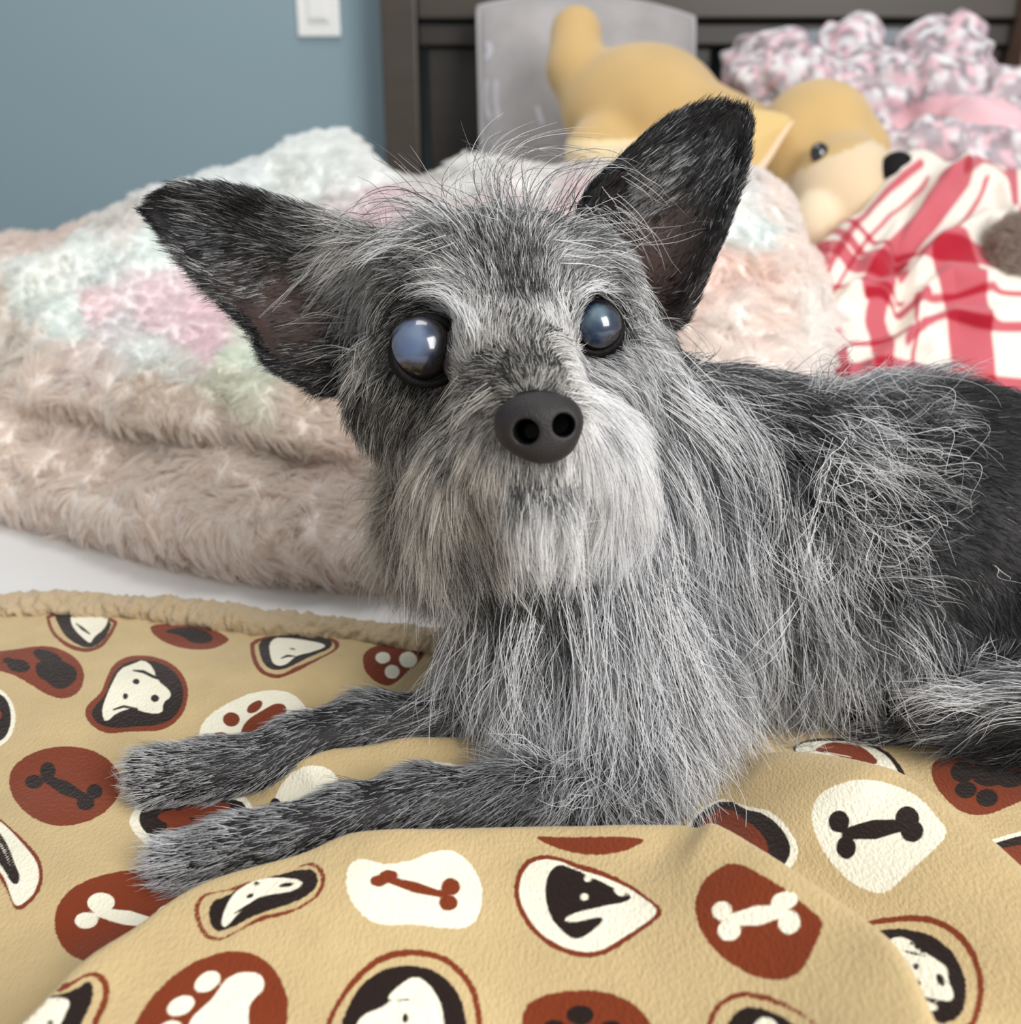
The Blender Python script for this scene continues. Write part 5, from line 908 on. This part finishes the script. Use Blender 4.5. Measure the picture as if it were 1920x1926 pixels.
# dense short undercoat everywhere, then the mid coat, then long wispy guard hairs
layer(170000, .42, .00010, 'hbcte', 4, .5, -.04, 5000, .6, .05, .6, .6)
layer(170000, .5, .00010, 'l', 4, .8, -.02, 9000, .5, .05, .6, .35)
layer(90000, .40, .00009, 'hb', 4, .85, .0, 9000, .6, .05, .6, .8, Q=HEADQ)
layer(110000, .85, .00010, 'ct', 7, .85, 0, 5000, .95, 0, 1.3, .75)
layer(110000, .85, .00010, 'l', 6, 1., .0, 6000, .8, 0, .9, .6)
layer(60000, .9, .00009, 'hb', 6, 1., .02, 4500, .95, 0, 1., 1., Q=HEADQ)
layer(24000, 1.0, .00014, 'hb', 7, 1., .08, 2500, .9, 0, 1.1, 1., Q=HEADQ)
eq = (earmask[DQ].mean(1) > 0); EARQ = DQ[eq & ((pix(DV[DQ].mean(1))[:, 1] < 760))]
layer(60000, .75, .00010, 'eh', 5, .9, 0, 5000, .8, .04, Q=EARQ)
layer(9000, 1.0, .00013, 'e', 5, 1.1, .05, 900, .9, .02, Q=EARQ)
MUZQ = HEADQ[(np.abs(pix(DV[HEADQ].mean(1))[:, 0] - 1015) < 190) & (pix(DV[HEADQ].mean(1))[:, 1] > 680)]
layer(50000, .55, .00011, 'hb', 5, 1., 0, 5000, .6, 0, .7, .9, Q=MUZQ)
layer(30000, 1.15, .00013, 'c', 7, 1.0, .10, 1600, 1.0, .04, 1.7, 1., minlen=18)
layer(14000, 1.3, .00017, 'c', 7, 1.0, .25, 1100, .9, .10, 2.2, 1., minlen=18)
layer(9000, 1.25, .00013, 'b', 7, 1.0, .1, 420, 1.0, .02, 1.3, 1., minlen=20, Q=HEADQ)
layer(60000, .95, .00009, 'l', 5, 1., .08, 6000, .8, 0, 1., 1.)
# long loose wisps placed tuft by tuft: root x,y, direction, length mm, count, lightness, spread
WISPS = [(930, 415, -.1, -1, 30, 30, .6, .5), (880, 420, -.5, -.9, 32, 26, .6, .5), (980, 415, .3, -1, 30, 30, .6, .6), (1030, 420, .6, -.8, 28, 24, .5, .6), (830, 430, -.9, -.5, 30, 36, .65, .4), (780, 450, -1, -.1, 34, 60, .75, .35), (740, 470, -.9, .3, 34, 50, .75, .35), (1070, 440, .8, -.6, 30, 40, .4, .5),
 (700, 500, -1, .2, 26, 26, .8, .35), (690, 560, -1, .35, 26, 20, .8, .35), (690, 640, -1, .25, 30, 20, .75, .3), (700, 460, -1, -.15, 26, 24, .7, .4), (1130, 470, .8, .1, 24, 34, .7, .45), (1170, 560, .8, .3, 18, 30, .7, .5), (1120, 400, .9, .5, 22, 24, .8, .3), (1200, 640, .8, .5, 22, 24, .8, .6),
 (850, 800, -.8, .4, 22, 10, .1, .4), (880, 850, -.8, .5, 22, 8, .1, .4), (1140, 820, .9, .4, 20, 8, .1, .4), (1560, 720, .5, -.9, 26, 60, .6, .7), (1650, 710, .8, -.6, 24, 50, .6, .7), (1480, 700, .6, -.8, 22, 40, .35, .6), (1740, 780, 1, .3, 22, 30, .6, .6), (1700, 900, 1, .3, 26, 40, .65, .7), (1650, 1000, .9, .5, 24, 30, .7, .7), (1860, 1310, -1, -.1, 40, 90, .8, .2), (1340, 1380, .3, 1, 44, 120, .85, .4), (1250, 1330, .15, 1, 46, 120, .8, .4), (1100, 1330, .0, 1, 44, 120, .8, .4), (960, 1280, -.15, 1, 44, 90, .8, .4), (1400, 1250, .3, 1, 44, 90, .8, .4), (1550, 1200, .2, 1, 40, 80, .8, .4), (1600, 860, .8, .5, 34, 70, .75, .9), (1560, 1000, .5, .9, 34, 70, .75, .8), (1300, 690, .9, -.4, 24, 40, .5, .5), (1380, 700, 1, -.3, 22, 40, .3, .5)]
for (x, y, dx, dy, L0, cnt, lt, sp_) in WISPS:
    h = on_body(x, y)
    if h is None: print('wisp miss', x, y); continue
    o1 = np.cross(h[1], [0, 0, 1.]); o1 = unit(o1); o2 = np.cross(h[1], o1); r0 = h[0] + rng.normal(0, .006, (cnt, 1)) * o1 + rng.normal(0, .005, (cnt, 1)) * o2
    rr, nn = [], []
    for p in r0:
        f = dbv.find_nearest(Vector(p)); rr.append(f[0]); nn.append(f[1])
    rr, nn = np.array(rr), np.array(nn); fl = unit((dx * RIGHT - dy * UP)[None] + rng.normal(0, sp_ * .6, (cnt, 3)))
    L_ = L0 * .001 * (.5 + .7 * rng.random(cnt)); fl2 = fl + nn * .25
    P = grow(rr, nn * .9 + fl * .1, fl2, L_, .45 + 0 * L_, .35 + 0 * L_, .35 + 0 * L_, 7); P, _ = clumpify(P, max(3, cnt // 6), np.full(cnt, .55), 1., .3)
    store['h' if x < 1230 and y < 800 else 'c' if x < 1750 or y < 1200 else 't'][0].append(P); k = 'h' if x < 1230 and y < 800 else 'c' if x < 1750 or y < 1200 else 't'
    store[k][1].append(hair_color(np.full(cnt, lt), np.full(cnt, .15), cnt, 1.2)); store[k][2].append(np.full(cnt, .00015))
# hand-laid locks: each follows a drawn path lying on the coat, strands jittered around it
def lock(pts, cnt, s0, s1, light, warm=.1, rad=.00015, lift=.004, reg='h', wav=1., n=9):
    P2 = crspline(np.array(pts, float), n); dep = []; last = None
    for x, y in P2:
        h = on_body(x, y)
        if h is not None: last = pix(h[0][None])[0, 2] if last is None else min(pix(h[0][None])[0, 2], last + .012)
        dep.append(last)
    if dep[0] is None:
        f = [q for q in dep if q is not None]
        if not f: print('lock miss', pts[0]); return
        dep = [f[0] if q is None else q for q in dep]
    dep = np.convolve(np.pad(np.array(dep, float), 2, 'edge'), np.ones(5) / 5, 'valid'); t = np.linspace(0, 1, n); C = W(P2[:, 0], P2[:, 1], dep - lift * np.minimum(t * 4, 1) * .9)
    px_m = dep[0] / F; o = rng.normal(0, 1, (cnt, 1, 3)) * s0 * px_m; e = rng.normal(0, 1, (cnt, 1, 3)) * s1 * px_m; a = rng.random((cnt, 1, 1)) * 6.28; fr = 3 + 5 * rng.random((cnt, 1, 1)); tt_ = t[None, :, None]
    sub = rng.integers(0, max(2, cnt // 7), cnt); es = rng.normal(0, 1, (cnt // 7 + 3, 1, 3))[sub] * s1 * px_m
    wv_ = np.sin(a + fr * tt_) * rng.normal(0, 1, (cnt, 1, 3)) * wav * 7 * px_m * tt_
    cut = (.55 + .5 * rng.random((cnt, 1)))  # uneven strand lengths
    idx = t[None, :] * cut * (n - 1); i0 = np.clip(idx.astype(int), 0, n - 2); f_ = (idx - i0)[..., None]; Cb = C[i0] * (1 - f_) + C[i0 + 1] * f_
    S = Cb + o * (1 - tt_ * .4) + (e * .45 + es * .8) * tt_ ** 1.4 + wv_; S[..., 2] = np.maximum(S[..., 2], .0045)
    tq = np.linspace(0, n - 1, 8); j0 = np.minimum(tq.astype(int), n - 2); g_ = (tq - j0)[None, :, None]; S = S[:, j0] * (1 - g_) + S[:, j0 + 1] * g_
    for cc, rr in EYES:
        v = S - cc; dl = np.linalg.norm(v, axis=-1, keepdims=True); S = np.where(dl < rr, cc + v / np.maximum(dl, 1e-6) * rr, S)
    store[reg][0].append(S); store[reg][1].append(hair_color(np.full(cnt, light), np.full(cnt, warm), cnt, .9)); store[reg][2].append(np.full(cnt, rad) * (.6 + .6 * rng.random(cnt)))
for a in [
 ([(900, 420), (860, 345), (900, 285), (970, 255)], 12, 14, 22, .6), ([(880, 430), (820, 360), (780, 300), (745, 262)], 9, 14, 20, .6), ([(930, 415), (900, 335), (930, 275), (1015, 250)], 14, 14, 26, .6), ([(960, 410), (950, 330), (1005, 285), (1100, 290), (1185, 325)], 20, 16, 24, .6),
 ([(1000, 415), (1030, 340), (1100, 310), (1180, 312), (1215, 350)], 16, 14, 20, .5), ([(870, 425), (785, 372), (705, 380), (650, 415)], 18, 14, 16, .65), ([(850, 430), (765, 375), (690, 385), (645, 440)], 16, 12, 16, .65), ([(1040, 425), (1085, 350), (1125, 325), (1095, 400)], 10, 10, 20, .3),
 ([(960, 410), (970, 330), (988, 248)], 5, 20, 10, .6), ([(920, 410), (880, 310), (862, 232)], 5, 20, 14, .5), ([(985, 410), (960, 350), (930, 300), (880, 262)], 7, 20, 30, .55), ([(1010, 415), (1000, 350), (1040, 300), (1140, 300)], 12, 20, 24, .5), ([(820, 430), (770, 400), (720, 350), (690, 330)], 8, 14, 20, .5),
 ([(830, 412), (745, 432), (685, 510), (655, 625)], 60, 12, 14, .92), ([(850, 425), (765, 450), (705, 540), (680, 650)], 50, 14, 16, .85), ([(830, 470), (750, 500), (700, 570), (685, 670)], 36, 14, 14, .8, .3), ([(700, 600), (680, 680), (680, 780)], 24, 12, 14, .6, .5), ([(840, 520), (770, 530), (715, 590), (700, 650)], 26, 12, 12, .7, .2),
 ([(705, 450), (640, 462), (565, 520), (492, 592)], 12, 6, 8, .85, .35, .00017), ([(700, 470), (640, 500), (590, 560), (562, 590)], 9, 6, 8, .8, .35, .00016), ([(690, 600), (600, 598), (478, 636)], 8, 6, 8, .85, .35, .00016), ([(690, 660), (620, 662), (515, 690)], 7, 6, 8, .8, .35), ([(700, 445), (600, 445), (498, 456)], 6, 6, 8, .8, .3), ([(695, 500), (660, 530), (600, 610)], 6, 6, 8, .8, .35), ([(690, 700), (640, 710), (560, 760)], 10, 10, 14, .6, .4), ([(680, 620), (650, 640), (648, 730)], 12, 8, 10, .75, .35), ([(720, 430), (650, 420), (560, 400)], 8, 10, 14, .3, .3),
 ([(870, 600), (845, 560), (800, 545), (755, 560)], 40, 8, 8, .95, .1), ([(900, 640), (880, 590), (850, 560)], 40, 10, 12, .95, .1), ([(1060, 600), (1055, 560), (1075, 520)], 34, 8, 12, .95, .1), ([(1080, 560), (1120, 540), (1170, 560)], 34, 6, 10, .9), ([(1040, 420), (1120, 430), (1200, 520)], 22, 14, 18, .7), ([(1060, 480), (1150, 490), (1220, 560)], 26, 14, 16, .75), ([(1180, 520), (1220, 580), (1240, 650)], 24, 10, 16, .85),
 ([(1130, 380), (1210, 430), (1270, 500)], 8, 16, 20, .9, .2, .00014, .012), ([(1180, 320), (1250, 370), (1305, 425)], 6, 12, 14, .9, .2, .00014, .012), ([(1150, 450), (1250, 440), (1330, 420)], 5, 12, 16, .8, .2, .00012, .014), ([(1190, 600), (1280, 620), (1360, 720)], 10, 12, 24, .4), ([(1120, 420), (1130, 360), (1160, 300)], 8, 8, 14, .1), ([(1090, 430), (1080, 370), (1100, 330)], 8, 8, 12, .1),
 ([(1060, 740), (1130, 760), (1200, 860)], 40, 14, 14, .97), ([(1120, 700), (1180, 740), (1230, 840)], 34, 14, 18, .9), ([(880, 720), (830, 780), (790, 880)], 30, 14, 14, .75, .5), ([(930, 740), (870, 790), (830, 880)], 40, 12, 14, .7, .5)]: lock(*a)
for a in [
 ([(840, 850), (775, 905), (762, 1000), (795, 1095)], 60, 12, 16, .9, .45), ([(850, 870), (800, 950), (815, 1060), (850, 1150)], 56, 12, 14, .9, .4), ([(880, 900), (862, 1000), (850, 1080), (885, 1135)], 34, 14, 16, .85, .3), ([(800, 880), (758, 960), (775, 1060), (810, 1110)], 30, 10, 12, .85, .45), ([(860, 820), (800, 860), (765, 960), (770, 1040)], 36, 10, 12, .85, .5),
 ([(1130, 790), (1205, 860), (1232, 950), (1200, 1060)], 80, 12, 14, .98), ([(1110, 850), (1190, 920), (1212, 1020), (1170, 1105)], 60, 12, 16, .96), ([(1080, 900), (1120, 980), (1110, 1060), (1060, 1130)], 44, 14, 16, .9), ([(960, 940), (940, 1010), (920, 1090)], 34, 14, 12, .85, .2), ([(1010, 950), (1005, 1020), (985, 1080)], 34, 14, 12, .85, .1), ([(1150, 800), (1215, 880), (1228, 980), (1215, 1040)], 50, 8, 10, .98), ([(1050, 940), (1080, 1010), (1070, 1080)], 34, 14, 14, .9)]: lock(*a, reg='b')
for a in [([(850, 800), (800, 822), (772, 830)], 3, 8, 8, .02), ([(855, 860), (815, 880), (800, 920)], 4, 10, 8, .02), ([(870, 880), (845, 910), (830, 945)], 3, 8, 8, .02), ([(1140, 810), (1175, 830), (1200, 850)], 3, 8, 8, .02), ([(860, 940), (870, 970), (860, 1000)], 3, 8, 8, .02)]: lock(*a, reg='h', wav=.3)
for a in [
 ([(1000, 1150), (980, 1250), (1010, 1400), (1000, 1500)], 60, 30, 34, .85), ([(1100, 1120), (1120, 1280), (1110, 1420), (1150, 1540)], 80, 30, 34, .85), ([(900, 1170), (850, 1280), (835, 1390)], 50, 24, 28, .8, .2), ([(1200, 1100), (1240, 1250), (1290, 1400), (1330, 1520)], 90, 30, 34, .88), ([(1250, 1150), (1320, 1300), (1395, 1420), (1440, 1540)], 80, 28, 34, .92, .1), ([(1310, 1280), (1390, 1420), (1450, 1590)], 34, 18, 24, .95, .3), ([(1150, 1250), (1180, 1400), (1220, 1540)], 60, 28, 30, .8), ([(950, 1220), (920, 1330), (960, 1450)], 50, 26, 30, .8), ([(1050, 1300), (1040, 1400), (1080, 1520)], 60, 26, 30, .8),
 ([(1230, 720), (1330, 800), (1400, 900), (1430, 1020)], 70, 26, 26, .85), ([(1250, 850), (1310, 950), (1330, 1100), (1350, 1220)], 70, 26, 28, .85), ([(1240, 1000), (1260, 1120), (1290, 1260)], 60, 26, 28, .85), ([(1370, 760), (1440, 860), (1460, 980), (1430, 1080)], 60, 16, 18, .8), ([(1400, 1000), (1420, 1130), (1460, 1280)], 50, 24, 28, .75), ([(1450, 1100), (1470, 1250), (1500, 1410)], 50, 24, 26, .85), ([(1480, 950), (1510, 1080), (1560, 1200), (1590, 1340)], 60, 18, 26, .9), ([(1560, 1080), (1570, 1200), (1640, 1330)], 40, 18, 22, .8), ([(1560, 850), (1530, 960), (1560, 1060)], 36, 22, 30, .85), ([(1600, 800), (1700, 820), (1800, 900)], 30, 24, 30, .9), ([(1600, 880), (1680, 900), (1760, 980)], 30, 24, 34, .9), ([(1580, 950), (1650, 1000), (1700, 1080)], 30, 24, 34, .85), ([(1620, 720), (1720, 740), (1820, 800)], 34, 20, 26, .8), ([(1540, 760), (1560, 700), (1620, 660)], 40, 20, 24, .7), ([(1680, 1000), (1740, 1020), (1780, 1080)], 20, 20, 30, .85), ([(1650, 1080), (1720, 1090), (1770, 1160)], 20, 20, 30, .75), ([(1680, 1180), (1740, 1240), (1790, 1330)], 26, 20, 26, .7), ([(1870, 1060), (1905, 1100), (1895, 1170)], 2, 4, 4, .8), ([(1560, 800), (1640, 850), (1700, 940)], 30, 26, 34, .9), ([(1540, 860), (1600, 900), (1650, 980), (1640, 1060)], 30, 26, 34, .9), ([(1600, 980), (1600, 1060), (1650, 1140)], 26, 26, 30, .85), ([(1700, 860), (1780, 870), (1840, 920)], 16, 22, 26, .9), ([(1700, 760), (1790, 790), (1860, 840)], 16, 20, 26, .85), ([(1530, 1000), (1520, 1100), (1545, 1200)], 40, 18, 24, .9)]: lock(*a, reg='c', rad=.00016, lift=.008, wav=(4.5 if 1860 > a[0][0][0] > 1530 and a[0][0][1] < 1150 else 2.2))
for a in [([(1960, 1290), (1860, 1285), (1750, 1300)], 40, 14, 14, .95), ([(1960, 1310), (1840, 1310), (1745, 1370)], 40, 14, 14, .85), ([(1960, 1340), (1860, 1350), (1790, 1400)], 30, 14, 14, .6)]: lock(*a, reg='t', rad=.00015)
for k, nm in NAMES.items():
    if store[k][0]: curves(nm, np.concatenate(store[k][0]), np.clip(np.concatenate(store[k][1]), 0, 1), np.concatenate(store[k][2]), m_hair, dog)
print('strands', sum(len(a) for k in NAMES for a in store[k][0]))
